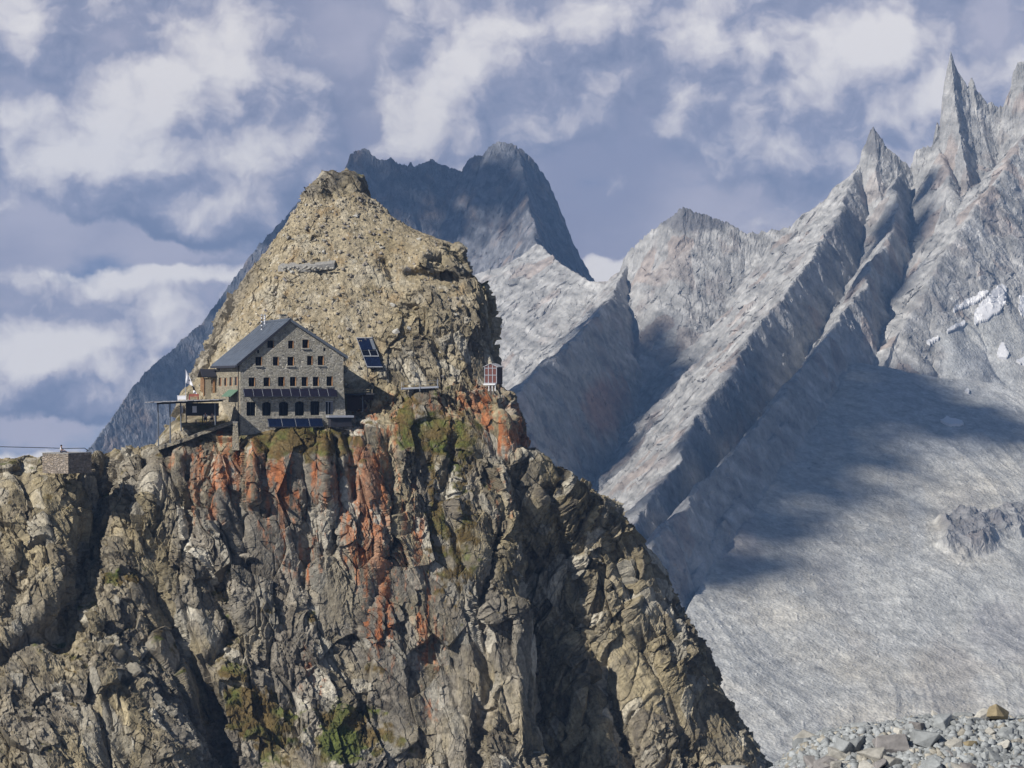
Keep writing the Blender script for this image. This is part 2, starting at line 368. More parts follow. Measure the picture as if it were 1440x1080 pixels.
DEPTH = {
    120: [(243, 334), (450, 318), (545, 308), (600, 299), (640, 293), (700, 291), (800, 286), (900, 281), (1000, 276), (1080, 272), (1250, 264)],
    200: [(243, 333), (450, 317), (545, 308), (600, 299), (625, 295), (640, 294), (700, 292), (800, 289), (900, 285), (1000, 280), (1080, 276), (1250, 268)],
    300: [(243, 332), (290, 329), (350, 325), (400, 321), (450, 317), (500, 314.5), (545, 311), (575, 305), (600, 299.5), (622, 297), (640, 296), (700, 294.5), (800, 293), (900, 290), (1000, 285), (1080, 281), (1250, 272)],
    338: [(243, 333), (350, 325), (450, 317), (545, 312), (590, 305), (604, 299.5), (615, 296.8), (640, 295.5), (700, 294.5), (800, 293), (900, 290.5), (1000, 287), (1080, 283), (1250, 274)],
    400: [(243, 334), (290, 329), (350, 323), (400, 319), (450, 315), (500, 312), (545, 309), (575, 307), (597, 304), (606, 299), (640, 296.5), (700, 295), (800, 294), (900, 292), (1000, 288.5), (1080, 284), (1250, 275)],
    483: [(243, 335), (290, 330), (350, 324), (400, 319.5), (450, 315.5), (500, 312), (545, 309.5), (575, 308), (594, 305), (602, 301.5), (640, 298.5), (700, 297), (800, 296), (900, 294), (1000, 290), (1080, 286), (1250, 277)],
    530: [(243, 336), (350, 325), (450, 316.5), (500, 313), (545, 310), (556, 309), (575, 306.5), (600, 303), (640, 300.5), (700, 299), (800, 297), (900, 295), (1000, 291), (1080, 287), (1250, 278)],
    600: [(300, 331), (350, 326), (385, 322.5), (395, 321), (450, 317), (500, 313.5), (540, 310.5), (546, 307), (600, 304.5), (640, 303), (700, 302), (800, 299.5), (900, 296), (1000, 292), (1080, 289), (1250, 279)],
    700: [(330, 331), (400, 323.5), (450, 319.5), (500, 316), (538, 313.5), (545, 310), (600, 306.5), (640, 305), (700, 302.5), (800, 299), (900, 294.5), (1000, 289.5), (1080, 285.5), (1250, 275)],
}
OUT_PY = [238, 243, 255, 275, 300, 325, 350, 365, 385, 400, 425, 450, 480, 500, 520, 545, 555, 575, 600, 625, 640, 700, 750, 800, 900, 1000, 1080, 1260]
OUT_L = [452, 447, 437, 424, 404, 388, 372, 360, 346, 335, 318, 302, 286, 276, 266, 252, 247, 240, 224, 203, 190, 172, 158, 140, 110, 70, 40, -40]
OUT_R = [470, 505, 514, 522, 548, 594, 640, 650, 656, 676, 688, 688, 690, 697, 700, 704, 716, 724, 727, 726, 723, 727, 731, 734, 740, 750, 758, 780]
ROWS, COLS, BACK = 1180, 1150, 60
gp = np.concatenate([np.linspace(1260, 1100, 60, endpoint=False), np.linspace(1100, 239, ROWS - 60)]).astype(np.float32)
Xc, Yb = wrap_curve(24.0, 13.0, 4.2, 26.0, COLS, BACK)
py = np.repeat(gp[:, None], COLS + BACK, 1)
L_ = np.interp(gp, OUT_PY, OUT_L)[:, None]; R_ = np.interp(gp, OUT_PY, OUT_R)[:, None]
px = ((L_ + R_) / 2 + (R_ - L_) / 2 * Xc[None, :]).astype(np.float32)
shrink = np.clip((R_ - L_) / 420.0, 0.25, 1.0)
Yd = table(px, py, DEPTH)
# gullies (push the face back) and ribs (pull it out): line, half width, metres
for pts, wd, dep in [
        ([(143, 655), (128, 740), (108, 830), (84, 900)], 20, 5.5), ([(205, 800), (240, 890), (278, 965), (310, 1050), (335, 1120)], 17, 5.5),
        ([(262, 650), (268, 720), (250, 800)], 9, 1.6), ([(336, 640), (338, 720), (345, 790)], 6, 1.5), ([(377, 640), (374, 720)], 6, 1.3),
        ([(425, 640), (436, 760), (428, 860)], 8, 1.0), ([(470, 620), (476, 720), (470, 790)], 7, 1.6), ([(487, 610), (492, 640), (497, 700)], 5, 1.4),
        ([(545, 620), (552, 760), (520, 850), (488, 905)], 7, 1.3), ([(640, 620), (624, 700), (655, 800)], 8, 1.2), ([(700, 760), (672, 860), (690, 960), (668, 1080)], 9, 2.6),
        ([(300, 800), (330, 880), (300, 930)], 10, 1.6), ([(258, 580), (300, 582)], 11, 3.2), ([(575, 385), (640, 392), (668, 396)], 6, 1.5), ([(540, 372), (552, 390)], 8, 2.0)]:
    d, _ = polydist(px, py, pts); Yd = Yd + dep * np.exp(-(d / wd) ** 2)
for pts, wd, dep in [
        ([(303, 640), (306, 730)], 15, 1.4), ([(356, 622), (357, 700)], 9, 1.5), ([(457, 625), (457, 700)], 6, .8), ([(515, 610), (520, 800)], 16, .5),
        ([(80, 900), (150, 960), (240, 1080)], 40, 4.0), ([(705, 560), (716, 640)], 12, 2.0), ([(600, 362), (648, 372)], 22, 2.6), ([(210, 660), (200, 740)], 16, 2.0), ([(455, 256), (500, 264)], 22, 1.5), ([(730, 860), (742, 1060)], 14, 2.0)]:
    d, _ = polydist(px, py, pts); Yd = Yd - dep * np.exp(-(d / wd) ** 2)
Y = Yd + Yb[None, :] * shrink
X = (px - 720) / F * Yd; Z = (540 - py) / F * Yd
# where bare rock stands, 1, and where the loose slope lies, 0
edge_l = px - L_; edge_r = R_ - px
line = np.interp(px[0], [0, 1], [0, 1])  # placeholder for shape
brk = np.interp(px, [150, 240, 330, 480, 520, 560, 620, 660, 720], [560, 560, 590, 590, 520, 500, 470, 420, 400])
nzz = fbm(X / 6, Y / 6, Z / 6, 3, 5)
cliff = sstep(-22, 18, py - brk + 40 * nzz)
cliff = np.maximum(cliff, sstep(288, 272, py + 14 * nzz + 0.12 * (px - 470)))
cliff = np.maximum(cliff, 0.9 * sstep(30, 8, edge_l + 20 * nzz) * sstep(300, 420, py))
cliff = np.maximum(cliff, sstep(0.35, 0.6, blob(px, py, 622, 374, 42, 22) + 0.25 * nzz))
cliff = np.maximum(cliff, sstep(30, 10, edge_r + 25 * nzz) * sstep(330, 350, py))
cliff = np.maximum(cliff, 0.8 * sstep(0.3, 0.6, blob(px, py, 615, 475, 90, 65) + 0.5 * nzz))
cliff = np.clip(cliff, 0, 1).astype(np.float32)
D, (nx, ny, nz), r1, r2, r3, crack = sculpt(px, py, X, Y, Z, cliff, 0.18, 0, sstep(590, 640, py))
# keep the ground calm round the hut and its terraces
calm = np.clip(1 - 0.8 * blob(px, py, 410, 560, 95, 52) - 0.75 * blob(px, py, 275, 590, 50, 30) - 0.6 * blob(px, py, 592, 545, 36, 12) - 0.75 * blob(px, py, 692, 535, 18, 20) - 0.7 * blob(px, py, 520, 500, 26, 26), 0.12, 1)
sgn = np.where(ny[:, COLS // 2:COLS // 2 + 1] > 0, -1.0, 1.0)
D = D * calm
X1 = X + nx * D * sgn; Y1 = Y + ny * D * sgn; Z1 = Z + nz * D * sgn * 0.8
top = sstep(268, 240, py)
Z1 = Z1 + top * (0.9 * noise(X1 / 1.7, Y1 / 3, Z1 * 0 + 0.5, 5) - 1.0 * sstep(455, 470, px) * 0)
nx1, ny1, nz1 = normals(X1, Y1, Z1)
cz = blur(blur(nz1 * sgn, 3, 0), 3, 1)
colr, gm = paint(px, py, X1, Y1, Z1, cz, cliff, r1, r2, r3, crack)
me = grid_mesh('mountain', X1, Y1, Z1, colr, wrap=True, flip=True)
bm = bmesh.new(); bm.from_mesh(me)
bm.verts.ensure_lookup_table()
nC = COLS + BACK
try:
    bm.faces.new([bm.verts[(ROWS - 1) * nC + i] for i in range(0, nC, 1)])
except Exception as e: print('cap', e)
bm.to_mesh(me); bm.free()
o = link('mountain_peak', me, M['cliff']); tag(o, kind='structure')
FX, FY, FZ = X1[:, 40:COLS - 40].copy(), Y1[:, 40:COLS - 40].copy(), Z1[:, 40:COLS - 40].copy()
FPX = FX / FY * F + 720; FPY = 540 - FZ / FY * F
def surf(qx, qy):
    """depth of the near mountain where it is seen at (qx, qy)"""
    d = (FPX - qx) ** 2 + (FPY - qy) ** 2
    m = d < max(d.min() * 2, 2.0)
    return float(FY[m].min())
lap('main peak')

# second ridge, right of and behind the main face
D2 = {690: [(620, 306), (700, 306), (800, 306.5), (900, 306), (1080, 302), (1260, 298)], 760: [(620, 306.5), (700, 306), (800, 307), (900, 307), (1080, 303), (1260, 298)],
      860: [(620, 310), (720, 309), (800, 308), (900, 306), (1080, 300), (1260, 294)], 960: [(620, 312), (850, 310), (900, 308), (1080, 299.5), (1260, 293)], 1090: [(620, 316), (1000, 312), (1080, 307), (1260, 297)]}
O2 = [632, 637, 645, 668, 690, 715, 750, 785, 820, 860, 895, 930, 975, 1020, 1055, 1085, 1260]
L2 = [738, 728, 712, 690, 680, 670, 660, 655, 650, 650, 650, 650, 650, 650, 650, 650, 650]
R2 = [752, 760, 768, 790, 828, 858, 878, 903, 928, 948, 972, 990, 1010, 1038, 1058, 1082, 1200]
rows2, cols2 = 720, 760
g2 = np.linspace(1260, 633, rows2).astype(np.float32)
Xc2, Yb2 = wrap_curve(18.0, 8.0, 4.6, 16.0, cols2, 40)
py2 = np.repeat(g2[:, None], cols2 + 40, 1)
l2 = np.interp(g2, O2, L2)[:, None]; r2_ = np.interp(g2, O2, R2)[:, None]
px2 = ((l2 + r2_) / 2 + (r2_ - l2) / 2 * Xc2[None, :]).astype(np.float32)
Y2 = table(px2, py2, D2) + 1.2 + 3.4 * sstep(660, 800, py2)
for pts, wd, dep in [([(815, 880), (850, 960), (880, 1040), (900, 1100)], 14, 3.5), ([(850, 745), (880, 810), (900, 850)], 9, 1.8), ([(770, 690), (800, 790), (830, 880)], 8, 1.2), ([(900, 900), (950, 1000), (985, 1090)], 10, 1.5), ([(790, 680), (850, 800), (905, 930), (960, 1060)], 5, 1.0)]:
    d, _ = polydist(px2, py2, pts); Y2 = Y2 + dep * np.exp(-(d / wd) ** 2)
shr2 = np.clip((r2_ - l2) / 300, 0.2, 1)
Xb = (px2 - 720) / F * Y2; Zb = (540 - py2) / F * Y2; Yb_ = Y2 + Yb2[None, :] * shr2
one = np.ones_like(px2)
Dd, (nx, ny, nz), r1, r2, r3, crack = sculpt(px2, py2, Xb, Yb_, Zb, one, -0.32, 12, 0.9)
s2 = np.where(ny[:, cols2 // 2:cols2 // 2 + 1] > 0, -1.0, 1.0)
Dd = Dd * 0.9 + 0.6 * ridged((Xb + 0.55 * Zb) / 2.2, Yb_ / 6, Zb / 16, 3, 90)
Xb, Yb3, Zb = Xb + nx * Dd * s2, Yb_ + ny * Dd * s2, Zb + nz * Dd * s2
n1, n2_, n3 = normals(Xb, Yb3, Zb)
colr, _ = paint(px2, py2, Xb, Yb3, Zb, blur(blur(n3 * s2, 3, 0), 3, 1), one, r1, r2, r3, crack)
me = grid_mesh('ridge', Xb, Yb3, Zb, colr, wrap=True, flip=True)
tag(link('rock_ridge', me, M['cliff']), kind='structure')
lap('second ridge')

# left buttress under the stone platform: columns that run up the face and over the crest
D3 = {-140: [(630, 288), (660, 286), (760, 282), (900, 276), (1080, 266), (1260, 256)], 60: [(630, 291), (660, 289), (760, 285), (900, 279), (1080, 268), (1260, 257)],
      130: [(620, 294), (660, 292), (760, 289), (900, 281), (1080, 271), (1260, 260)], 215: [(620, 297), (660, 296), (760, 294), (900, 288), (1080, 280), (1260, 270)], 300: [(620, 312), (1260, 300)]}
TP = ([-160, -40, 0, 22, 40, 58, 96, 112, 124, 150, 175, 200, 225, 260, 320], [668, 655, 649, 641, 645, 640, 655, 655, 641, 636, 633, 629, 633, 660, 740])
cols3, rows3 = 620, 760
gx = np.linspace(-150, 310, cols3).astype(np.float32)
tc_, yb_ = wrap_curve(30.0, 8.0, 3.5, 14.0, rows3 * 2, 0)
half = tc_ >= -0.02
tq = tc_[half]; ybk = yb_[half]
k = len(tq)
bt = np.linspace(0, 1, 40)[1:]
tq = np.concatenate([tq, 1 - 0.9 * bt]); ybk = np.concatenate([ybk, 8 + 10 * bt])
px3 = np.repeat(gx[None, :], len(tq), 0)
tp = np.interp(gx, *TP)[None, :]
py3 = (1230 + (tp - 1230) * tq[:, None]).astype(np.float32)
Y3 = table(px3, py3, D3)
for pts, wd, dep in [([(143, 640), (130, 740), (108, 830), (84, 900)], 22, 6.5), ([(150, 900), (250, 950), (310, 1050), (335, 1120)], 17, 4), ([(20, 660), (40, 760), (10, 860)], 12, 1.2), ([(60, 890), (0, 930)], 14, 2.2)]:
    d, _ = polydist(px3, py3, pts); Y3 = Y3 + dep * np.exp(-(d / wd) ** 2)
Xq = (px3 - 720) / F * Y3; Zq = (540 - py3) / F * Y3; Yq = Y3 + ybk[:, None]
one = np.ones_like(px3)
Dd, (nx, ny, nz), r1, r2, r3, crack = sculpt(px3, py3, Xq, Yq, Zq, one * 0.94, 0.35, 24, 0.5)
Dd = Dd * np.clip(1 - 0.75 * blob(px3, py3, 90, 650, 45, 16), 0.1, 1) * 0.85
s3 = np.where(ny[k // 2:k // 2 + 1, :] > 0, -1.0, 1.0)
Xq, Yq, Zq = Xq + nx * Dd * s3, Yq + ny * Dd * s3, Zq + nz * Dd * s3
n1, n2_, n3 = normals(Xq, Yq, Zq)
colr, _ = paint(px3, py3, Xq, Yq, Zq, blur(blur(n3 * s3, 3, 0), 3, 1), one * 0.9, r1, r2, r3, crack)
me = grid_mesh('buttress', Xq, Yq, Zq, colr, flip=True)
tag(link('rock_buttress', me, M['cliff']), kind='structure')
B3X, B3Y, B3Z = Xq, Yq, Zq
lap('buttress')

# ------------------------------------------------------------------ the far range
# each crest: points (px, py, metres away); slope on its left and right looking along it; steeper near the crest (near, width)
CRESTS = [
    dict(n='skyline', pts=[(868, 396, 2300), (882, 360, 2290), (905, 338, 2270), (935, 315, 2250), (960, 297, 2240), (975, 303, 2240), (1003, 311, 2240), (1038, 324, 2240), (1046, 331, 2240), (1080, 330, 2240), (1115, 328, 2230), (1140, 312, 2220),
                           (1165, 290, 2210), (1190, 262, 2200), (1210, 225, 2200), (1222, 197, 2200), (1229, 184, 2200), (1236, 196, 2200), (1255, 222, 2200), (1281, 240, 2210), (1287, 218, 2210), (1300, 212, 2210), (1312, 205, 2210), (1318, 178, 2210), (1324, 198, 2210),
                           (1327, 130, 2210), (1333, 95, 2210), (1337, 78, 2210), (1342, 92, 2210), (1347, 108, 2210), (1362, 128, 2210), (1367, 112, 2212), (1372, 128, 2212), (1388, 146, 2214), (1411, 155, 2216), (1421, 128, 2210), (1424, 112, 2210), (1430, 95, 2210), (1438, 92, 2210), (1460, 100, 2210), (1560, 150, 2200), (1700, 250, 2200)],
         sl=1.5, sr=1.05, near=2.6, w=26, gp=20, ga=6, fin=True),
    dict(n='col', pts=[(868, 396, 2290), (830, 396, 2300), (812, 385, 2340), (790, 371, 2400), (754, 342, 2480), (735, 360, 2520), (700, 376, 2540), (650, 392, 2560), (560, 430, 2590)], sl=0.85, sr=1.3, gp=22, ga=6),
    dict(n='spur1', pts=[(882, 372, 2280), (862, 412, 2200), (838, 445, 2090), (790, 492, 1950), (745, 532, 1830), (697, 575, 1710), (640, 640, 1590)], sl=2.2, sr=0.95, gp=18, ga=6),
    dict(n='spur2', pts=[(1205, 236, 2195), (1185, 290, 2130), (1135, 372, 2000), (1060, 472, 1830), (1000, 560, 1690), (940, 662, 1550), (888, 744, 1440), (850, 800, 1380)], sl=2.5, sr=0.95, gp=20, ga=6),
    dict(n='spur3', pts=[(1262, 243, 2180), (1262, 300, 2110), (1243, 345, 2040), (1213, 402, 1940), (1170, 470, 1820), (1103, 556, 1680), (1040, 628, 1570), (980, 692, 1480), (920, 760, 1400), (880, 830, 1340)], sl=2.5, sr=1.3, gp=18, ga=6),
    dict(n='spur4', pts=[(1300, 440, 2040), (1242, 478, 1940), (1180, 497, 1850), (1150, 533, 1770), (1105, 580, 1680), (1058, 642, 1590), (1005, 745, 1480), (960, 850, 1390), (930, 930, 1320)], sl=1.6, sr=1.1, gp=18, ga=6),
    dict(n='needleface', pts=[(1308, 214, 2204), (1320, 188, 2203), (1330, 140, 2203), (1342, 128, 2203), (1352, 142, 2204), (1368, 146, 2205), (1390, 160, 2208), (1415, 168, 2209)], sl=1.5, sr=1.15, near=2.2, w=30, gp=14, ga=4, fin=True),
    dict(n='rib5', pts=[(1470, 160, 2190), (1425, 215, 2120), (1390, 262, 2070), (1345, 332, 2000), (1305, 402, 1940), (1270, 462, 1900)], sl=1.3, sr=1.0, gp=18, ga=6),
    dict(n='rib6', pts=[(1322, 205, 2200), (1330, 260, 2120), (1318, 330, 2080)], sl=1.2, sr=1.6, gp=14, ga=4),
    dict(n='peak', pts=[(60, 700, 2560), (130, 632, 2600), (160, 590, 2640), (190, 546, 2680), (212, 520, 2700), (238, 500, 2720), (285, 458, 2760), (350, 366, 2800), (420, 287, 2840), (452, 262, 2860), (484, 246, 2870), (492, 222, 2870), (512, 210, 2880), (527, 224, 2880), (541, 230, 2880), (550, 224, 2880), (556, 232, 2880), (572, 238, 2890),
                        (576, 232, 2890), (582, 240, 2890), (607, 228, 2900), (618, 235, 2900), (650, 244, 2900), (658, 232, 2890), (667, 224, 2880), (680, 222, 2880), (690, 209, 2870), (702, 203, 2870), (722, 207, 2870), (734, 214, 2875), (752, 232, 2880), (772, 262, 2890), (790, 305, 2900), (806, 345, 2910), (831, 393, 2920), (880, 470, 2950)], sl=1.4, sr=1.75, gp=26, ga=9, fin=True),
    dict(n='peakspur', pts=[(728, 209, 2872), (742, 260, 2800), (752, 338, 2660), (745, 420, 2560)], sl=2.0, sr=1.7, gp=16, ga=5),
]
NC, NR = 1180, 1540
az = np.linspace(-0.262, 0.262, NC).astype(np.float32)
rr = np.concatenate([np.linspace(1200, 2320, 1000, endpoint=False), np.linspace(2320, 3020, NR - 1000)]).astype(np.float32)
GYY = np.repeat(rr[:, None], NC, 1)
GXX = (np.tan(az)[None, :] * GYY).astype(np.float32)
wx = fbm(GXX / 130, GYY / 130, 0 * GXX + .3, 4, 101) * 16; wy = fbm(GXX / 130, GYY / 130, 0 * GXX + 7.3, 4, 105) * 16
H = np.full(GXX.shape, -420, np.float32); WHO = np.zeros(GXX.shape, np.int8); DC = np.full(GXX.shape, 999, np.float32)
for ci, c in enumerate(CRESTS):
    pw = [P(*p) for p in c['pts']]
    wob = 0.0 if c.get('fin') or c['n'] == 'col' else 1.0
    QX = GXX + wob * (9 * fbm(GXX / 70, GYY / 70, 0 * GXX + ci, 3, 112) + 4 * noise(GXX / 16, GYY / 16, 0 * GXX + ci, 113)); QY = GYY + wob * 8 * fbm(GXX / 70, GYY / 70, 0 * GXX + ci + 5, 3, 114)
    best = np.full(GXX.shape, -1e9, np.float32); bt = np.zeros(GXX.shape, np.float32); bd = np.zeros(GXX.shape, np.float32); bestd = np.full(GXX.shape, 1e9, np.float32)
    s = 0.0
    near0 = c.get('near', c['sr'] * 1.0)
    for a, b in zip(pw[:-1], pw[1:]):
        dx, dy = b.x - a.x, b.y - a.y; ll = math.hypot(dx, dy)
        # warp only away from the crest, so that the crest keeps its course
        for it in (0,):
            t = np.clip(((QX - a.x) * dx + (QY - a.y) * dy) / (ll * ll), 0, 1)
            ex = QX - a.x - t * dx; ey = QY - a.y - t * dy
            d = np.sqrt(ex * ex + ey * ey)
        side = (ex * dy - ey * dx) > 0        # right-hand side of the direction of travel
        sl = np.where(side, c['sr'], c['sl'])
        if wob: d = np.sqrt(d * d + 2.0) - 1.41
        w = c.get('w', 20); nr = np.where(side, c.get('near', 0) or c['sr'], c['sl'])
        h = a.z + (b.z - a.z) * t - sl * d - (nr - sl) * w * (1 - np.exp(-d / w))
        m = (h > best) if not c.get('fin') else (d < bestd)
        bestd = np.where(m, d, bestd)
        best = np.where(m, h, best); bt = np.where(m, s + t * ll, bt); bd = np.where(m, d, bd)
        s += ll
    u = (bt + wx * 1.2) / c['gp']
    gul = ridged(u * .62, bd / 200 + 0.2, 0 * u + ci * 3.7, 4, 110 + ci, .62) * 0.75 + 0.6 * ridged(u * 0.23, bd / 400, 0 * u + ci, 2, 130 + ci)
    amp = c['ga'] * (0.18 + 0.82 * sstep(4, 70, bd))
    gul2 = ridged(u * 3.1 + 5, bd / 120, 0 * u + ci * 1.7, 2, 150 + ci)
    best = best + amp * (gul - 0.35) + 2.2 * sstep(4, 50, bd) * gul2
    m = best > H
    H = np.where(m, best, H); WHO = np.where(m, ci + 1, WHO); DC = np.where(m, bd, DC)
# talus fans filling the cirque at the right
def fan(px, py, d, sl, amp):
    a = P(px, py, d)
    r = np.hypot(GXX - a.x, GYY - a.y)
    th = np.arctan2(GXX - a.x, a.y - GYY)
    return a.z - sl * r + 0.5 * amp * fbm(th * 9, r / 500, 0 * r, 3, 140) + 1.6 * fbm(GXX / 30, GYY / 30, 0 * r, 4, 143)
SHEET = -132 + 0.40 * (GYY - 1390) - 0.18 * (GXX - 103) + 11 * fbm(GXX / 150, GYY / 190, 0 * GXX, 4, 141) + 1.6 * ridged((GXX * .91 + GYY * .41) / 30 + noise(GXX / 90, GYY / 90, 0 * GXX, 146), (GYY * .91 - GXX * .41) / 240, 0 * GXX + .4, 3, 145)
sp4 = [P(*q) for q in [c_ for c_ in CRESTS if c_['n'] == 'spur4'][0]['pts']][::-1]
xcr = np.interp(GYY, [q.y for q in sp4], [q.x for q in sp4])
SHEET = SHEET - 2.2 * np.maximum(0, xcr + 4 - GXX) - 0.9 * np.maximum(0, GYY - 1840)
FAN = np.maximum.reduce([fan(1480, 452, 2010, 0.60, 9), fan(1370, 480, 1960, 0.60, 7), fan(1290, 520, 1900, 0.62, 6), fan(1560, 640, 1760, 0.55, 9), SHEET])
knob = P(1362, 740, 0)
kx = (GXX * F / GYY + 720); 
H0 = H
m = FAN > H
H = np.where(m, FAN, H); WHO = np.where(m, 20, WHO)
PYg = 540 - H / GYY * F
outc = sstep(0.25, 0.6, blob(kx, PYg, 1362, 752, 46, 34) + 0.35 * fbm(GXX / 25, GYY / 25, H / 25, 3, 150)) + 0.8 * sstep(0.35, 0.6, blob(kx, PYg, 1425, 735, 34, 22))
H = H + 7 * outc * (0.6 + ridged(GXX / 16, GYY / 30, H / 40, 3, 153))
SCR = np.clip((WHO == 20) * (1 - outc), 0, 1).astype(np.float32)
SCR = np.maximum(SCR, sstep(0.35, 0.6, blob(kx, PYg, 1405, 500, 95, 75) + 0.3 * fbm(GXX / 30, GYY / 30, H / 30, 3, 158)) * (1 - outc)).astype(np.float32)
SCR = blur(blur(SCR, 3, 0), 3, 1)
dd, kk, fr = facet(GXX / 22, GYY / 22, H / 34, 160, 1.0)
dd2, kk2, fr2 = facet(GXX / 8, GYY / 8, H / 12, 161, 1.0)
rough = (1 - SCR) * (0.6 + 0.4 * sstep(0, 30, DC))
H = H + rough * (2.0 * dd + 0.9 * dd2 + 4.0 * fbm(GXX / 40, GYY / 40, H / 40, 4, 163) + 1.0 * fbm(GXX / 6, GYY / 6, H / 6, 3, 166))
H = H + (1 - SCR) * sstep(25, 0, DC) * (3.2 * ridged(GXX / 9, GYY / 9, 0 * H, 2, 170) + 2.6 * ridged(GXX / 3.6, GYY / 6, 0 * H, 2, 172)) * ((WHO == 1) | (WHO == 10))
H = H + SCR * (0.35 * fbm(GXX / 5, GYY / 5, H / 5, 3, 171) + 2.2 * np.maximum(0, noise(GXX / 3, GYY / 3, 0 * H, 174) - 0.42) + 3.5 * blob(kx, PYg, 1270, 960, 60, 90))
dx_, _, _ = facet(GXX / 15 + 3, GYY / 15, H / 26, 167, 1.1); dy_, _, _ = facet(GXX / 7 + 9, GYY / 7, H / 12, 168, 1.1)
GXX0, GYY0 = GXX, GYY
GXX = (GXX + rough * (1.7 * dx_ + 0.9 * dy_ + 0.8 * fbm(GXX / 9, GYY / 9, H / 12, 3, 169))).astype(np.float32); GYY = (GYY + rough * (1.5 * dx_ - 0.9 * dy_)).astype(np.float32)
lap('far heights')
lo = fbm(GXX / 90, GYY / 90, H / 90, 4, 180); md = fbm(GXX / 22, GYY / 22, H / 60, 4, 184)
c = np.ones(GXX.shape + (3,), np.float32) * np.array((0.29, 0.283, 0.27), np.float32)
c = mixc(c, sstep(-0.1, 0.5, lo), (0.375, 0.365, 0.347))
c = mixc(c, 0.6 * sstep(0.1, 0.5, md), (0.22, 0.19, 0.175))
c = mixc(c, 0.55 * sstep(0.80, 0.95, fr[..., 0]), (0.26, 0.20, 0.165))
strk = fbm((GXX * 0.55 + H * 0.83) / 7, GYY / 60, (H * .55 - GXX * .83) / 90, 4, 187)
c = c * (1 + 0.75 * strk)[..., None] * (0.86 + 0.28 * fr2[..., 1])[..., None]
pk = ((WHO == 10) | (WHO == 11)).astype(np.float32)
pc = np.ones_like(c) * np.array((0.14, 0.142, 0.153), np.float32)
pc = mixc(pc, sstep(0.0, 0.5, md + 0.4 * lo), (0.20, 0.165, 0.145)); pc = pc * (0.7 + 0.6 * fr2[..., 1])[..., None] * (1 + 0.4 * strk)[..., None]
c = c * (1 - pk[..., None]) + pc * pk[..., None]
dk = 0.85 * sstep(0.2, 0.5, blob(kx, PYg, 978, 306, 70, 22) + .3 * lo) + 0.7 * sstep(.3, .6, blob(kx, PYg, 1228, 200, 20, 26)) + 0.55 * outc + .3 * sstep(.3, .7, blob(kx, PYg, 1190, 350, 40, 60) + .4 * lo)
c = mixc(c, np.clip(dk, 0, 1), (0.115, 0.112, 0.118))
c = mixc(c, np.clip(0.7 * sstep(.3, .8, blob(kx, PYg, 850, 570, 40, 50) + .5 * md), 0, 1), (0.30, 0.16, 0.10))
sc = np.ones_like(c) * np.array((0.305, 0.302, 0.292), np.float32)
sc = mixc(sc, sstep(-0.2, 0.4, lo + 0.3 * md), (0.355, 0.335, 0.30))
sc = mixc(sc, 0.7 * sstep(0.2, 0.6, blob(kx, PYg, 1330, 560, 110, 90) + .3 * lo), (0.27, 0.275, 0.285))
sc = mixc(sc, 0.55 * sstep(.2, .5, fbm(kx / 60, PYg / 300, 0 * kx, 4, 190)), (0.30, 0.272, 0.235))
f3 = fbm(GXX / 2.6, GYY / 2.6, H / 2.6, 2, 192)
sc = np.array((1.0, 1.0, .975), np.float32) * 1.24 * sc * (1 + 0.26 * f3)[..., None]
blk = noise(GXX / 3.2, GYY / 3.2, H / 3.2, 198); blm = sstep(-.1, .4, fbm(GXX / 60, GYY / 60, 0 * H, 3, 199))
sc = mixc(sc, sstep(0.36, 0.46, f3) * 0.6, (0.44, 0.43, 0.41)); sc = mixc(sc, blm * sstep(0.5, 0.6, blk) * .8, (0.17, 0.165, 0.165)); sc = mixc(sc, blm * sstep(-0.5, -0.6, blk) * .8, (0.50, 0.49, 0.47))
fq = GXX * .91 + GYY * .41; fs_ = GYY * .91 - GXX * .41
run = fbm(fq / 9 + 1.2 * noise(GXX / 60, GYY / 60, 0 * kx, 193), fs_ / 110, 0 * kx, 4, 194)
sc = mixc(sc, 0.32 * sstep(0.12, 0.35, run), (0.45, 0.44, 0.42)); sc = mixc(sc, 0.5 * sstep(.3, .7, blob(kx, PYg, 1290, 730, 14, 60) + .25 * md), (0.40, 0.40, 0.39)); sc = mixc(sc, 0.5 * sstep(.3, .7, blob(kx, PYg, 1040, 770, 40, 46) + .4 * md), (0.25, 0.215, 0.215)); sc = mixc(sc, 0.45 * sstep(.3, .7, blob(kx, PYg, 1410, 890, 60, 50) + .5 * md), (0.26, 0.25, 0.255)); sc = mixc(sc, 0.4 * sstep(.3, .8, blob(kx, PYg, 1330, 960, 60, 60) + .4 * md), (0.33, 0.29, 0.24))
sc = mixc(sc, 0.35 * sstep(0.15, 0.4, fbm(GXX / 45, GYY / 120, 0 * kx, 5, 197)), (0.24, 0.225, 0.215))
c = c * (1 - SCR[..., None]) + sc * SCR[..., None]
c = c * 1.3
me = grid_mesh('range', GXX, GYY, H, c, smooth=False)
tag(link('mountain_range', me, M['far']), kind='structure')
GPX = GXX / GYY * F + 720; GPY = 540 - H / GYY * F
lap('far mesh')
def far_point(qx, qy):
    j = int(np.argmin(np.abs(az - math.atan((qx - 720) / F))))
    col_ = GPY[:, j]
    # the first row, going away, that climbs to qy
    run = np.minimum.accumulate(col_)
    k = int(np.argmax(run <= qy))
    return j, k
def far_world(qx, qy):
    j, k = far_point(qx, qy)
    return Vector((float(GXX[k, j]), float(GYY[k, j]), float(H[k, j])))

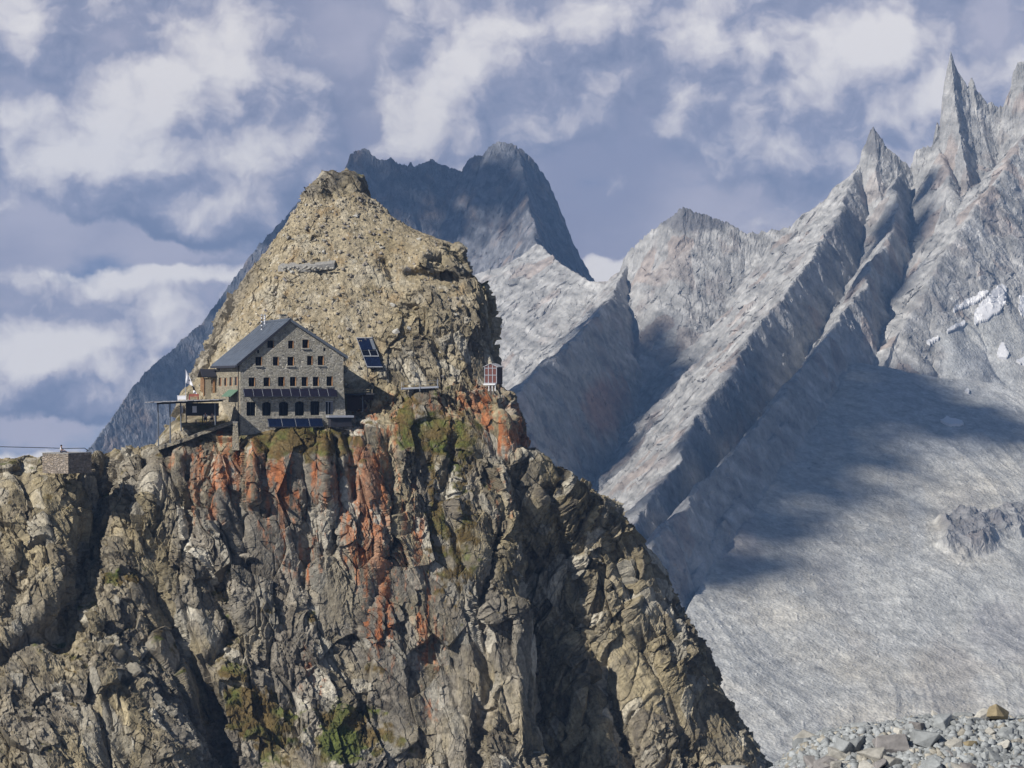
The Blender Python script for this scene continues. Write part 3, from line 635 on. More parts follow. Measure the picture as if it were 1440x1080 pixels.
# snow patches: thin drifts lying on the far slope
SNOW = [([(1366, 458), (1384, 452), (1398, 443), (1412, 432), (1418, 402), (1408, 400), (1398, 406), (1390, 416), (1380, 428), (1370, 440)], 'large bright snow patch with a ragged lower edge below the right-hand cliffs'),
        ([(1334, 444), (1352, 434), (1375, 424), (1392, 412), (1388, 408), (1366, 420), (1344, 432)], 'thin snow streak running up to the left edge of the large snow patch'),
        ([(1400, 503), (1414, 507), (1421, 497), (1412, 482), (1404, 490)], 'small pinkish snow patch low at the right below the large snow patch'),
        ([(1428, 508), (1445, 518), (1445, 498)], 'snow patch at the far right edge beside the small pinkish snow patch'),
        ([(1322, 592), (1336, 600), (1356, 598), (1350, 592), (1330, 588)], 'flat snow patch lying in the cloud shadow on the scree'),
        ([(1353, 553), (1364, 554), (1362, 549)], 'tiny snow patch on the rounded scree rise above the shaded snow patch'),
        ([(1303, 486), (1322, 475), (1320, 472), (1302, 482)], 'narrow snow sliver on the dark ledge left of the streaks'),
        ([(1332, 470), (1358, 455), (1356, 451), (1330, 466)], 'long narrow snow sliver below the thin snow streak'),
        ([(1432, 440), (1445, 452), (1445, 410), (1434, 420)], 'snow patch at the right edge level with the large snow patch')]
for poly, lab in SNOW:
    xs = [p[0] for p in poly]; ys = [p[1] for p in poly]
    j0 = int(np.argmin(np.abs(az - math.atan((min(xs) - 722) / F)))); j1 = min(NC - 1, int(np.argmin(np.abs(az - math.atan((max(xs) - 718) / F)))))
    k0 = far_point((xs[0]), max(ys))[1] - 25; k1 = far_point(xs[0], min(ys))[1] + 60
    k0 = max(0, k0); k1 = min(NR - 1, k1)
    sub = (slice(k0, k1), slice(j0, j1 + 1))
    qx, qy = GPX[sub], GPY[sub] + 3.0 * noise(GXX[sub] / 6, GYY[sub] / 6, 0 * H[sub] + 2.5, 200)
    qx = qx + 3.0 * noise(GXX[sub] / 7, GYY[sub] / 7, 0 * H[sub] + 8.5, 203)
    ins = np.zeros(qx.shape, bool)
    for (ax, ay), (bx, by) in zip(poly, poly[1:] + poly[:1]):
        cnd = (ay > qy) != (by > qy)
        with np.errstate(divide='ignore', invalid='ignore'):
            ins ^= cnd & (qx < (bx - ax) * (qy - ay) / (by - ay + 1e-9) + ax)
    bm = bmesh.new(); vs = {}
    R_s, C_s = ins.shape
    def gv(r, q):
        if (r, q) not in vs:
            vs[(r, q)] = bm.verts.new((float(GXX[k0 + r, j0 + q]), float(GYY[k0 + r, j0 + q]) - 1.0, float(H[k0 + r, j0 + q]) + 1.6))
        return vs[(r, q)]
    for r in range(R_s - 1):
        for q in range(C_s - 1):
            if ins[r, q] and ins[r + 1, q + 1]:
                bm.faces.new((gv(r, q), gv(r, q + 1), gv(r + 1, q + 1), gv(r + 1, q)))
    isl = []; seen = set()
    for f in bm.faces:
        if f in seen: continue
        grp = [f]; seen.add(f)
        for g in grp:
            for e in g.edges:
                for h in e.link_faces:
                    if h not in seen: seen.add(h); grp.append(h)
        isl.append(grp)
    if len(isl) > 1:
        isl.sort(key=len)
        bmesh.ops.delete(bm, geom=[f for g in isl[:-1] for f in g], context='FACES')
    if not bm.faces: bm.free(); print('no snow', lab); continue
    r = bmesh.ops.extrude_face_region(bm, geom=bm.faces[:])
    bmesh.ops.translate(bm, vec=(0, 0.6, -2.2), verts=[v for v in r['geom'] if isinstance(v, bmesh.types.BMVert)])
    bmesh.ops.recalc_face_normals(bm, faces=bm.faces[:])
    me = bpy.data.meshes.new('snow'); bm.to_mesh(me); bm.free()
    tag(link('snow_patch', me, M['snow']), lab, 'snow patch', 'snow patches on the far slopes')

# valley floor far below
gv_ = np.linspace(0, 1, 120)
gxv, gyv = np.meshgrid(np.linspace(-1700, 1700, 120), np.linspace(-300, 3300, 120))
gz = -470 + 14 * fbm(gxv / 300, gyv / 300, 0 * gxv, 4, 210)
tag(link('ground', grid_mesh('ground', gxv.astype(np.float32), gyv.astype(np.float32), gz.astype(np.float32)), M['valley']), kind='structure')
lap('snow, ground')

# ------------------------------------------------------------------ rocks
def rock_mesh(name, seed, n=15, sq=(1, 0.85, 0.7), bev=0.03):
    rg = np.random.RandomState(seed)
    v = np.array([(a_, b_, c_) for a_ in (-1, 1) for b_ in (-1, 1) for c_ in (-1, 1)], float) * rg.uniform(0.42, 1.0, (8, 3)) * 0.78
    e = rg.normal(size=(max(2, n - 11), 3)); e /= np.linalg.norm(e, axis=1, keepdims=True); v = np.concatenate([v, e * 0.86]) * np.array(sq)
    bm = bmesh.new()
    for p in v: bm.verts.new(p)
    bmesh.ops.convex_hull(bm, input=bm.verts[:])
    bmesh.ops.delete(bm, geom=[q for q in bm.verts if not q.link_faces], context='VERTS')
    bmesh.ops.dissolve_limit(bm, angle_limit=0.22, verts=bm.verts[:], edges=bm.edges[:])
    if bev: bmesh.ops.bevel(bm, geom=bm.edges[:], offset=bev, segments=1, affect='EDGES', clamp_overlap=True)
    bmesh.ops.triangulate(bm, faces=bm.faces[:])
    if bev:
        bmesh.ops.subdivide_edges(bm, edges=bm.edges[:], cuts=1, use_grid_fill=True)
        for q in bm.verts:
            q.co += Vector(q.co).normalized() * 0.045 * float(noise(np.array([q.co.x * 2.5]), np.array([q.co.y * 2.5]), np.array([q.co.z * 2.5 + seed]), seed)[0])
    me = bpy.data.meshes.new(name); bm.to_mesh(me); bm.free()
    return me
def rock_colour(name, rgb):
    m, nt, b = mat_new(name); N = nt.nodes; L = nt.links
    tc = N.new('ShaderNodeTexCoord'); oi = N.new('ShaderNodeObjectInfo')
    n1 = N.new('ShaderNodeTexNoise'); n1.inputs['Scale'].default_value = 2.4; n1.inputs['Detail'].default_value = 8; n1.inputs['Roughness'].default_value = 0.7
    n1.noise_dimensions = '4D'; L.new(oi.outputs['Random'], n1.inputs['W']); L.new(tc.outputs['Object'], n1.inputs['Vector'])
    cr = N.new('ShaderNodeValToRGB'); cr.color_ramp.elements[0].position = 0.3; cr.color_ramp.elements[1].position = 0.72
    cr.color_ramp.elements[0].color = tuple(q * 0.62 for q in rgb) + (1,); cr.color_ramp.elements[1].color = tuple(q * 1.3 for q in rgb) + (1,)
    L.new(n1.outputs['Fac'], cr.inputs[0])
    mr = N.new('ShaderNodeMapRange'); mr.inputs[3].default_value = 0.72; mr.inputs[4].default_value = 1.25; L.new(oi.outputs['Random'], mr.inputs[0])
    cm = N.new('ShaderNodeCombineColor')
    for q in range(3): L.new(mr.outputs[0], cm.inputs[q])
    mx = N.new('ShaderNodeMix'); mx.data_type = 'RGBA'; mx.blend_type = 'MULTIPLY'; mx.inputs[0].default_value = 1
    L.new(cr.outputs[0], mx.inputs[6]); L.new(cm.outputs[0], mx.inputs[7]); L.new(mx.outputs[2], b.inputs['Base Color'])
    b.inputs['Roughness'].default_value = 0.9; set_spec(b, 0.2)
    bp = N.new('ShaderNodeBump'); bp.inputs['Distance'].default_value = 0.06; L.new(n1.outputs['Fac'], bp.inputs['Height']); L.new(bp.outputs['Normal'], b.inputs['Normal'])
    return m
M['grey_rock'] = rock_colour('grey_boulder', (0.32, 0.335, 0.335)); M['tan_rock'] = rock_colour('tan_boulder', (0.30, 0.245, 0.15)); M['brown_rock'] = rock_colour('brown_boulder', (0.25, 0.235, 0.225))
M['scree_rock'] = rock_colour('scree_boulder', (0.30, 0.265, 0.2)); M['pale_rock'] = rock_colour('pale_boulder', (0.47, 0.45, 0.4))
PROTO = [rock_mesh('rock_%d' % k, 50 + k, 13 + k % 5, (1, 0.6 + 0.05 * (k % 8), 0.5 + 0.06 * (k % 7))) for k in range(14)]
def rock(name, k, mat, loc, size, label, cat='boulder', group=None, rot=None):
    me = PROTO[k % 14]
    o = bpy.data.objects.new(name, me)
    if not me.materials: me.materials.append(mat)
    COL.objects.link(o)
    o.material_slots[0].link = 'OBJECT'; o.material_slots[0].material = mat
    o.location = loc; o.scale = (size,) * 3 if not hasattr(size, '__len__') else size
    o.rotation_euler = rot or (random.uniform(-.5, .5), random.uniform(-.5, .5), random.uniform(0, 6.28))
    return tag(o, label, cat, group)

# stony mound in the lower right corner, close to the viewer
mx_, mr_ = np.meshgrid(np.linspace(1000, 1560, 420), np.linspace(104, 128, 420))
mx_ = mx_.astype(np.float32); mr_ = mr_.astype(np.float32)
TOPM = ([1000, 1060, 1095, 1130, 1165, 1200, 1250, 1300, 1360, 1440, 1560], [1150, 1112, 1078, 1046, 1033, 1026, 1019, 1013, 1012, 1015, 1016])
tz = (540 - np.interp(mx_, *TOPM)) / F * 112.0
MX = (mx_ - 720) / F * 112.0 + (mr_ - 112) * 0.1
MZ = tz - 0.03 * (mr_ - 112) ** 2 * np.where(mr_ > 112, 1, 0) - np.where(mr_ < 112, (112 - mr_) * 0.42, 0) - 0.3
MZ = MZ + 0.25 * fbm(MX / 3, mr_ / 3, 0 * MX, 4, 220)
cc = np.ones(MX.shape + (3,), np.float32) * np.array((0.27, 0.275, 0.27), np.float32) * (1 + 0.4 * fbm(MX / .5, mr_ / .5, 0 * MX, 3, 223))[..., None]
tag(link('rubble_ground', grid_mesh('rubble_ground', MX.astype(np.float32), mr_, MZ.astype(np.float32), cc), M['rubble']), kind='structure')
def mound_z(x, y):
    i = int(np.clip((y - 104) / 24 * 419, 0, 419)); q = (x - (y - 112) * 0.1) * F / 112 + 720
    j = int(np.clip((q - 1000) / 560 * 419, 0, 419))
    return float(MZ[i, j])
BIG = [(1190, 1052, 104, 1.15, 'grey_rock', 'big rounded grey boulder in the middle of the rubble heap at the lower right'), (1228, 1062, 99, 1.05, 'pale_rock', 'pale striped slab tilted beside the big grey boulder in the rubble'),
       (1252, 1048, 104, 1.25, 'brown_rock', 'brownish flat-topped boulder right of the pale tilted slab'), (1382, 1008, 111, 0.75, 'pale_rock', 'pale boulder on the crest of the rubble heap leaning on a tan one'),
       (1402, 1003, 110.5, 0.85, 'tan_rock', 'pointed tan boulder standing on the crest of the rubble heap'), (1300, 1040, 105, 1.0, 'grey_rock', 'grey boulder with a dark gap beside it, right of the brownish flat-topped boulder'),
       (1030, 1086, 80, 0.75, 'pale_rock', 'pale rounded boulder top showing at the bottom edge below the dark ridge'), (1235, 1076, 95, .7, 'brown_rock', 'small dark brown wedge rock under the pale tilted slab'),
       (1390, 1062, 99, 0.5, 'tan_rock', 'low tan rock lying in the grey rubble near the right edge'), (1170, 1074, 96, .6, 'brown_rock', 'dark wedge-shaped rock at the bottom edge left of the pale slab'), (1365, 1048, 103, .55, 'tan_rock', 'yellowish weathered rock in the grey rubble below the pointed tan boulder')]
for i, (qx, qy, d, sz, mt, lab) in enumerate(BIG):
    if qx > 1060:
        d = 113.0
        while d > 105 and mound_z((qx - 720) / F * d, d) + 0.3 * sz > (540 - qy) / F * d: d -= 0.05
    p = P(qx, qy, d)
    rock('boulder', i, M[mt], p, (sz, sz * .85, sz * .8), lab)
rg = np.random.RandomState(5)
for i in range(165):
    qx = rg.uniform(1085, 1450); d = rg.uniform(107, 114.5)
    x = (qx - 720) / F * d; sz = 0.24 + 0.7 * rg.rand() ** 2.2
    z = mound_z(x, d) + 0.25 * sz
    rock('boulder', int(rg.randint(14)), M[['grey_rock', 'grey_rock', 'grey_rock', 'grey_rock', 'pale_rock', 'pale_rock', 'brown_rock'][rg.randint(7)]], (x, d, z), (sz, sz * .9, sz * .8), 'angular grey rock lying among many others in the rubble heap at the lower right', 'boulder', 'rocks of the rubble heap')
def merged_rocks(name, pts, mat, lab, grp=None):
    base = []
    for k in range(8):
        me = rock_mesh('tmp', 300 + k, 10, (1, .8, .7), 0)
        v = np.array([q.co[:] for q in me.vertices], np.float32); f = np.array([p.vertices[:] for p in me.polygons if len(p.vertices) == 3], np.int32)
        base.append((v, f)); bpy.data.meshes.remove(me)
    V = []; Fc = []; Cc = []; off = 0
    rr_ = np.random.RandomState(9)
    for (x, y, z, s, rgb) in pts:
        v, f = base[rr_.randint(8)]
        q = rr_.normal(size=(3, 3)); q, _ = np.linalg.qr(q)
        w = (v * s) @ q.astype(np.float32) + np.array((x, y, z), np.float32)
        if np.linalg.det(q) < 0: f = f[:, ::-1]
        V.append(w); Fc.append(f + off); Cc.append(np.repeat(np.array([rgb], np.float32), len(v), 0)); off += len(v)
    V = np.concatenate(V); Fc = np.concatenate(Fc); Cc = np.concatenate(Cc)
    me = bpy.data.meshes.new(name); me.vertices.add(len(V)); me.vertices.foreach_set('co', V.ravel().astype(np.float32))
    me.loops.add(Fc.size); me.polygons.add(len(Fc)); me.loops.foreach_set('vertex_index', Fc.ravel().astype(np.int32)); me.polygons.foreach_set('loop_start', np.arange(0, Fc.size, 3, dtype=np.int32)); me.update(calc_edges=True)
    at = me.attributes.new('tint', 'FLOAT_COLOR', 'POINT'); c4 = np.ones((len(V), 4), np.float32); c4[:, :3] = Cc; at.data.foreach_set('color', c4.ravel())
    return tag(link(name, me, mat), lab, 'rubble', grp, 'stuff')
pts = []
for i in range(15000):
    qx = rg.uniform(1030, 1470); d = rg.uniform(106.5, 116)
    x = (qx - 720) / F * d; s = 0.05 + 0.36 * rg.rand() ** 3.4
    b_ = 0.25 + 0.17 * rg.rand(); t_ = rg.rand()
    rgb = (b_ * (.96 if t_ < .88 else 1.08), b_ * 1.01, b_ * (1.02 if t_ < .88 else .85))
    pts.append((x, d, mound_z(x, d) + 0.2 * s, s, rgb))
merged_rocks('rubble', pts, M['rubble'], 'loose grey rubble covering the heap in the lower right corner')
lap('rubble')
# boulders strewn over the slope of the main peak
rg = np.random.RandomState(21)
SPECIAL = [(517, 503, 1.0, 'pale_rock', 'pale boulder just right of the tilted solar rack'), (556, 466, 1.3, 'pale_rock', 'large pale boulder on the slope above and right of the solar rack'), (575, 462, 1.2, 'pale_rock', 'pale broken block right of the large pale boulder on the slope'),
           (455, 338, .8, 'pale_rock', 'white stone in the middle of the slope above the grey gravel terrace'), (500, 303, 1.0, 'pale_rock', 'pale slab lying below the summit crag at its right'), (490, 318, .8, 'brown_rock', 'dark block on the slope below the pale summit slab'),
           (412, 336, .6, 'grey_rock', 'blue-grey stone near the left skyline above the gravel terrace'), (408, 380, 1.0, 'pale_rock', 'pale block just below the left end of the gravel terrace'), (520, 328, .9, 'tan_rock', 'tan block high on the right shoulder of the slope'), (436, 463, .6, 'scree_rock', 'stone on the slope just above the hut ridge'),
           (395, 384, .8, 'tan_rock', 'tan block left below the gravel terrace'), (425, 396, 1.0, 'scree_rock', 'broad flat stone below the gravel terrace'), (505, 480, .5, 'tan_rock', 'small stone touching the top of the solar rack')]
for i, (qx, qy, s, mt, lab) in enumerate(SPECIAL):
    y = surf(qx, qy); p = P(qx, qy, y); p.y += 0.1 * s
    rock('boulder', i + 3, M[mt], p, (s * .62, s * .5, s * .42), lab)
n = 0
while n < 110:
    qy = rg.uniform(275, 545); l_ = np.interp(qy, OUT_PY, OUT_L) + 10; r_ = np.interp(qy, OUT_PY, OUT_R) - 14
    qx = rg.uniform(l_, r_)
    if 280 < qx < 490 and qy > 440: continue
    if 495 < qx < 545 and 465 < qy < 530: continue
    if qx > 670 and qy > 480 or qy > 530: continue
    s = 0.2 + 0.5 * rg.rand() ** 3
    y = surf(qx, qy); p = P(qx, qy, y); p.y += 0.05
    rock('boulder', int(rg.randint(14)), M[['scree_rock', 'scree_rock', 'tan_rock', 'pale_rock', 'brown_rock'][rg.randint(5)]], p, (s, s * .9, s * .8), 'stone lying loose among many on the steep tan slope above the hut', 'boulder', 'stones strewn over the tan slope')
    n += 1
ii = np.argwhere(cliff[:, 40:COLS - 40] < 0.45)
ii = ii[rg.randint(len(ii), size=1500)]
pts = []
for i, j in ii:
    s = 0.08 + 0.34 * rg.rand() ** 4; b_ = 0.24 + 0.12 * rg.rand()
    pts.append((FX[i, j], FY[i, j] - .3 * s, FZ[i, j], s, (b_, b_ * .9, b_ * (.68 + .14 * rg.rand()))))
merged_rocks('scree_stones', pts, M['rubble'], 'small loose stones covering the steep tan slope above the hut')
lap('slope stones')

# ------------------------------------------------------------------ building helpers
class MB:
    """collects shapes into one mesh"""
    def __init__(s): s.bm = bmesh.new()
    def box(s, x0, x1, y0, y1, z0, z1, M4=None):
        c = [(x, y, z) for x in (x0, x1) for y in (y0, y1) for z in (z0, z1)]
        v = [s.bm.verts.new(M4 @ Vector(p) if M4 else p) for p in c]
        for q in ((0, 1, 3, 2), (4, 6, 7, 5), (0, 4, 5, 1), (2, 3, 7, 6), (0, 2, 6, 4), (1, 5, 7, 3)): s.bm.faces.new([v[i] for i in q])
        return s
    def tube(s, a, b, r, n=8, r2=None):
        a = Vector(a); b = Vector(b); d = (b - a).normalized(); u = d.orthogonal().normalized(); w = d.cross(u); r2 = r if r2 is None else r2
        A = []; B = []
        for k in range(n):
            t = 2 * math.pi * k / n; e = u * math.cos(t) + w * math.sin(t)
            A.append(s.bm.verts.new(a + e * r)); B.append(s.bm.verts.new(b + e * r2))
        for k in range(n): s.bm.faces.new((A[k], A[(k + 1) % n], B[(k + 1) % n], B[k]))
        s.bm.faces.new(A[::-1]); s.bm.faces.new(B)
        return s
    def prism(s, pts, off):
        """polygon pts (3-D) pushed along off"""
        off = Vector(off); a = [s.bm.verts.new(p) for p in pts]; b = [s.bm.verts.new(Vector(p) + off) for p in pts]
        n = len(a); s.bm.faces.new(a); s.bm.faces.new(b[::-1])
        for k in range(n): s.bm.faces.new((a[k], b[k], b[(k + 1) % n], a[(k + 1) % n]))
        return s
    def ball(s, c, r, sub=2, sc=(1, 1, 1)):
        g = bmesh.ops.create_icosphere(s.bm, subdivisions=sub, radius=r)
        for v in g['verts']: v.co = Vector((v.co.x * sc[0], v.co.y * sc[1], v.co.z * sc[2])) + Vector(c)
        return s
    def build(s, name, mat, parent=None, bevel=0.0, smooth=False):
        bmesh.ops.recalc_face_normals(s.bm, faces=s.bm.faces[:])
        if bevel: bmesh.ops.bevel(s.bm, geom=s.bm.edges[:], offset=bevel, segments=1, affect='EDGES', clamp_overlap=True)
        me = bpy.data.meshes.new(name); s.bm.to_mesh(me); s.bm.free()
        if smooth:
            for p in me.polygons: p.use_smooth = True
        return link(name, me, mat, parent)

# ------------------------------------------------------------------ the mountain hut
TH = math.radians(20)
G = Vector((math.cos(TH), math.sin(TH), 0)); Wd = Vector((-math.sin(TH), math.cos(TH), 0))
O = P(338, 540, 298.0); O.z = 0
def gable(px, py):                       # where the sight line meets the gable: along it and up
    r = Vector(((px - 720) / F, 1, (540 - py) / F)); nrm = -Wd
    t = O.dot(nrm) / r.dot(nrm); p = r * t - O
    return p.dot(G), p.z
def flank(px, py):                       # the same on the left long wall: back along it and up
    r = Vector(((px - 720) / F, 1, (540 - py) / F)); nrm = -G
    t = O.dot(nrm) / r.dot(nrm); p = r * t - O
    return p.dot(Wd), p.z
hut = empty('mountain_hut', O, TH)       # local axes: x along the gable, y to the rear, z up
tag(hut, 'three-storey stone mountain hut with blue-grey gabled roof on the cliff edge', 'hut')
WID = gable(483, 540)[0]; DEP = 14.0
ZB = gable(338, 622)[1]
uR, zR = gable(408, 451)
zEL = gable(338, 510)[1]; zER = gable(483, 500)[1]
EPS = 0.003
def wall_with_holes(mb, width, zlo, zhi, holes, thick, clip=None):
    xs = sorted({0.0, width} | {h[0] for h in holes} | {h[1] for h in holes}); zs = sorted({zlo, zhi} | {h[2] for h in holes} | {h[3] for h in holes})
    vs = {}
    def V(x, y, z):
        k = (round(x, 4), round(y, 4), round(z, 4))
        if k not in vs: vs[k] = mb.bm.verts.new((x, y, z))
        return vs[k]
    def hole(x, z): return any(h[0] < x < h[1] and h[2] < z < h[3] for h in holes)
    for x0, x1 in zip(xs, xs[1:]):
        for z0, z1 in zip(zs, zs[1:]):
            if not hole((x0 + x1) / 2, (z0 + z1) / 2): mb.bm.faces.new((V(x0, 0, z0), V(x1, 0, z0), V(x1, 0, z1), V(x0, 0, z1)))
    for a, b, c, d in holes:
        for p, q in (((a, c), (b, c)), ((b, c), (b, d)), ((b, d), (a, d)), ((a, d), (a, c))):
            w = [mb.bm.verts.new(t) for t in ((p[0], 0, p[1]), (q[0], 0, q[1]), (q[0], thick, q[1]), (p[0], thick, p[1]))]
            mb.bm.faces.new(w)
def px_hole(cx, cy, w, h):
    a, z1 = gable(cx - w / 2, cy - h / 2); b, z0 = gable(cx + w / 2, cy + h / 2)
    return (a, b, z0, z1)
ROW1 = [(380.5, 484, 9.0, 10.5), (409, 484.5, 7.5, 11), (429.7, 483.5, 8.8, 12)]
ROW2 = [(363.8, 508, 9, 12.5), (387.8, 508, 8, 12.5), (408.8, 508, 9, 12.5), (435.6, 507, 7.5, 13), (451, 507, 8.5, 13)]
ROW3 = [(354.2, 537, 9, 12.5), (375, 537, 8.8, 12.5), (395.5, 536.5, 9, 13), (412, 536.5, 8.6, 13), (428.3, 536.5, 8.4, 13), (444.2, 536.5, 8.2, 13), (463.5, 536, 8.4, 13.5)]
LOW = [(353.2, 575, 13, 19.5), (375, 575, 12.4, 19.5), (399, 574.8, 13.2, 20), (421.2, 574.6, 13, 20), (443, 574, 12.8, 19.5)]
DOOR = (463.4, 573.5, 11.5, 18.5)
holes = [px_hole(*h) for h in ROW1 + ROW2 + ROW3 + LOW + [DOOR]]
mb = MB(); wall_with_holes(mb, WID, ZB - 1.5, zR + 0.4, holes, 0.42)
# cut the gable to the two roof pitches
def cut(p, q):
    d = Vector((q[0] - p[0], 0, q[1] - p[1])); n = Vector((-d.z, 0, d.x)).normalized()
    if n.z < 0: n = -n
    bmesh.ops.bisect_plane(mb.bm, geom=mb.bm.verts[:] + mb.bm.edges[:] + mb.bm.faces[:], plane_co=(p[0], 0, p[1]), plane_no=n, clear_outer=True)
cut((0, zEL), (uR, zR)); cut((uR, zR), (WID, zER))
me = bpy.data.meshes.new('gable_wall'); mb.bm.to_mesh(me); mb.bm.free()
link('gable_wall', me, M['stone'], hut)
# long walls, rear gable
RI = 0.0
SIDE = [(309.3, 537, 4.2, 12), (317, 537, 4.2, 12), (324.6, 536.5, 4.4, 12.5), (331.8, 536, 4.4, 12.5), (308.2, 517.5, 3, 8)]
sh = []
for cx, cy, w, h in SIDE:
    a, z1 = flank(cx + w / 2, cy - h / 2); b, z0 = flank(cx - w / 2, cy + h / 2)
    sh.append((a, b, z0, z1))
mb = MB(); wall_with_holes(mb, DEP, ZB - 1.5, zEL, sh, 0.3)
# the flank runs along +y: turn (x, y, z) -> (y, x, z)
for v in mb.bm.verts: v.co = Vector((v.co.y, v.co.x, v.co.z))
bmesh.ops.recalc_face_normals(mb.bm, faces=mb.bm.faces[:])
me = bpy.data.meshes.new('side_wall'); mb.bm.to_mesh(me); mb.bm.free(); link('side_wall', me, M['pale_stone'], hut)
MB().box(WID - 0.4, WID, 0.003, DEP, ZB - 1.5, zER).build('side_wall', M['stone'], hut)
MB().prism([(0.003, DEP, ZB - 1.5), (WID - .003, DEP, ZB - 1.5), (WID - .003, DEP, zER - .02), (uR, DEP, zR - .02), (0.003, DEP, zEL - .02)], (0, -0.4, 0)).build('rear_wall', M['stone'], hut)
# quoins are part of the masonry; a base plinth swells out at the right
MB().prism([(WID - 1.2, -0.02, ZB - 1), (WID + 0.55, -0.02, ZB - 1), (WID + 0.02, -0.02, gable(483, 545)[1]), (WID - 1.2, -0.02, gable(483, 545)[1])], (0, -0.12, 0)).build('buttress', M['stone'], hut)
# windows
def window(parent, x0, x1, z0, z1, yf=0.30, shutter=True, bars=True, frame='darkboard', sill=None):
    fw = 0.035
    mb = MB()
    mb.box(x0, x0 + fw, yf, yf + .06, z0, z1).box(x1 - fw, x1, yf, yf + .06, z0, z1).box(x0 + fw, x1 - fw, yf, yf + .06, z0, z0 + fw).box(x0 + fw, x1 - fw, yf, yf + .06, z1 - fw, z1)
    if bars: mb.box((x0 + x1) / 2 - .02, (x0 + x1) / 2 + .02, yf + .005, yf + .05, z0 + fw, z1 - fw)
    w = mb.build('window', M[frame], parent)
    MB().box(x0 + .005, x1 - .005, yf + .07, yf + .1, z0 + .005, z1 - .005).build('pane', M['glass'], w)
    if shutter:
        MB().box(x1 - .045, x1 - .004, -0.03, yf - .01, z0 + .03, z1 - .03).build('shutter', M['wood'], w)
    if sill: MB().box(x0 - .12, x1 + .12, -0.14, 0.2, z0 - .16, z0 - .004).build('sill', M['sill'], w)
    return w
SILL1 = {2}; SILL2 = {0, 2, 4}; SILL3 = {3, 4, 5, 6}
for k, h in enumerate(ROW1): window(hut, *px_hole(*h), sill=k in SILL1)
for k, h in enumerate(ROW2): window(hut, *px_hole(*h), sill=k in SILL2)
for k, h in enumerate(ROW3): window(hut, *px_hole(*h), sill=k in SILL3)
for k, h in enumerate(LOW):
    a, b, z0, z1 = px_hole(*h)
    w = window(hut, a, b, z0, z1, 0.36, shutter=False, frame='darksteel')
    # stone arch filling the two upper corners
    mb = MB(); n = 8; r = (b - a) / 2; rise = 0.32
    for sgx in (-1, 1):
        pts = [((a + b) / 2 + sgx * r, 0.02, z1 - rise)] + [((a + b) / 2 + sgx * r * math.cos(t), 0.02, z1 - rise + rise * math.sin(t)) for t in [i / n * math.pi / 2 for i in range(1, n + 1)]] + [((a + b) / 2 + sgx * r, 0.02, z1)]
        if k == 0 or k == 4: pts = [((a + b) / 2 + sgx * r, .02, z1 - .12), ((a + b) / 2 + sgx * (r - .12), .02, z1), ((a + b) / 2 + sgx * r, .02, z1)]
        mb.prism(pts, (0, 0.33, 0))
    mb.build('arch', M['stone'], w)
a, b, z0, z1 = px_hole(*DOOR)
dr = MB().box(a, b, .3, .36, z0, z1).build('door', M['glass'], hut)
mb = MB()
for q in (a + .02, a + (b - a) * .36, a + (b - a) * .72, b - .1): mb.box(q, q + .07, .22, .29, z0, z1)
mb.box(a + .02, b - .03, .215, .285, z1 - .08, z1 - .005); mb.build('frame', M['alu'], dr)
for k, (a, b, z0, z1) in enumerate(sh):
    w = MB().box(0.10, 0.14, a, b, z0, z1).build('window', M['wood'], hut)
    MB().box(0.085, 0.098, a + (b - a) * .5, b - .04, z0 + .06, z1 - .06).build('pane', M['glass'], w)
# small vent holes
for q in ((363, 494.5), (456, 491.5)):
    u, z = gable(*q); MB().box(u - .12, u + .12, -.012, .05, z - .2, z + .2).build('vent', M['glass'], hut)
# roof: two pitches with an overhang, ridge cap, gutter boards
OVF, OVB, TK = 0.28, 0.5, 0.26
def pitch(p, q, over, name):
    d = Vector((q[0] - p[0], q[1] - p[1])).normalized(); e = Vector((q[0], q[1])) + d * over
    a = Vector((p[0], p[1]))
    up = Vector((0, TK + .03)) / max(.3, abs(d.x)) * 1.0
    base = 0.012
    A = (a.x, -OVF, a.y + base); B = (e.x, -OVF, e.y + base); C = (e.x, -OVF, e.y + TK + base); Dd_ = (a.x, -OVF, a.y + TK + base)
    return MB().prism([A, B, C, Dd_], (0, DEP + OVF + OVB, 0)).build(name, M['slate'], hut), a, e
rf, a, e = pitch((uR, zR), (0, zEL), 0.75, 'roof')
mb = MB()
for k in range(1, 9):
    t = k / 9
    x = a.x + (e.x - a.x) * t; z = a.y + (e.y - a.y) * t + TK + .012
    mb.box(x - .03, x + .03, -OVF + .02, DEP + OVB - .02, z - .02, z + .035)
for yy in np.arange(.4, DEP, 1.6):
    mb.prism([(a.x - .2, yy, a.y + TK + .0), (e.x + .1, yy, e.y + TK + .015), (e.x + .1, yy, e.y + TK + .045), (a.x - .2, yy, a.y + TK + .03)], (0, .05, 0))
mb.build('seam', M['slate'], rf)
MB().prism([(a.x - .005, -OVF - .003, a.y - .14), (e.x - .003, -OVF - .003, e.y - .14), (e.x - .003, -OVF - .003, e.y + TK - .02), (a.x - .005, -OVF - .003, a.y + TK - .02)], (0, -.06, 0)).build('fascia', M['fascia'], rf)
MB().box(e.x - .16, e.x - .004, -OVF, DEP + OVB, e.y - .16, e.y + .12).build('gutter', M['fascia'], rf)
rf2, a, e = pitch((uR + .003, zR), (WID, zER), 0.6, 'roof')
MB().prism([(a.x + .005, -OVF - .003, a.y - .14), (e.x, -OVF - .003, e.y - .14), (e.x, -OVF - .003, e.y + TK - .02), (a.x + .005, -OVF - .003, a.y + TK - .02)], (0, -.06, 0)).build('fascia', M['steel'], rf2)
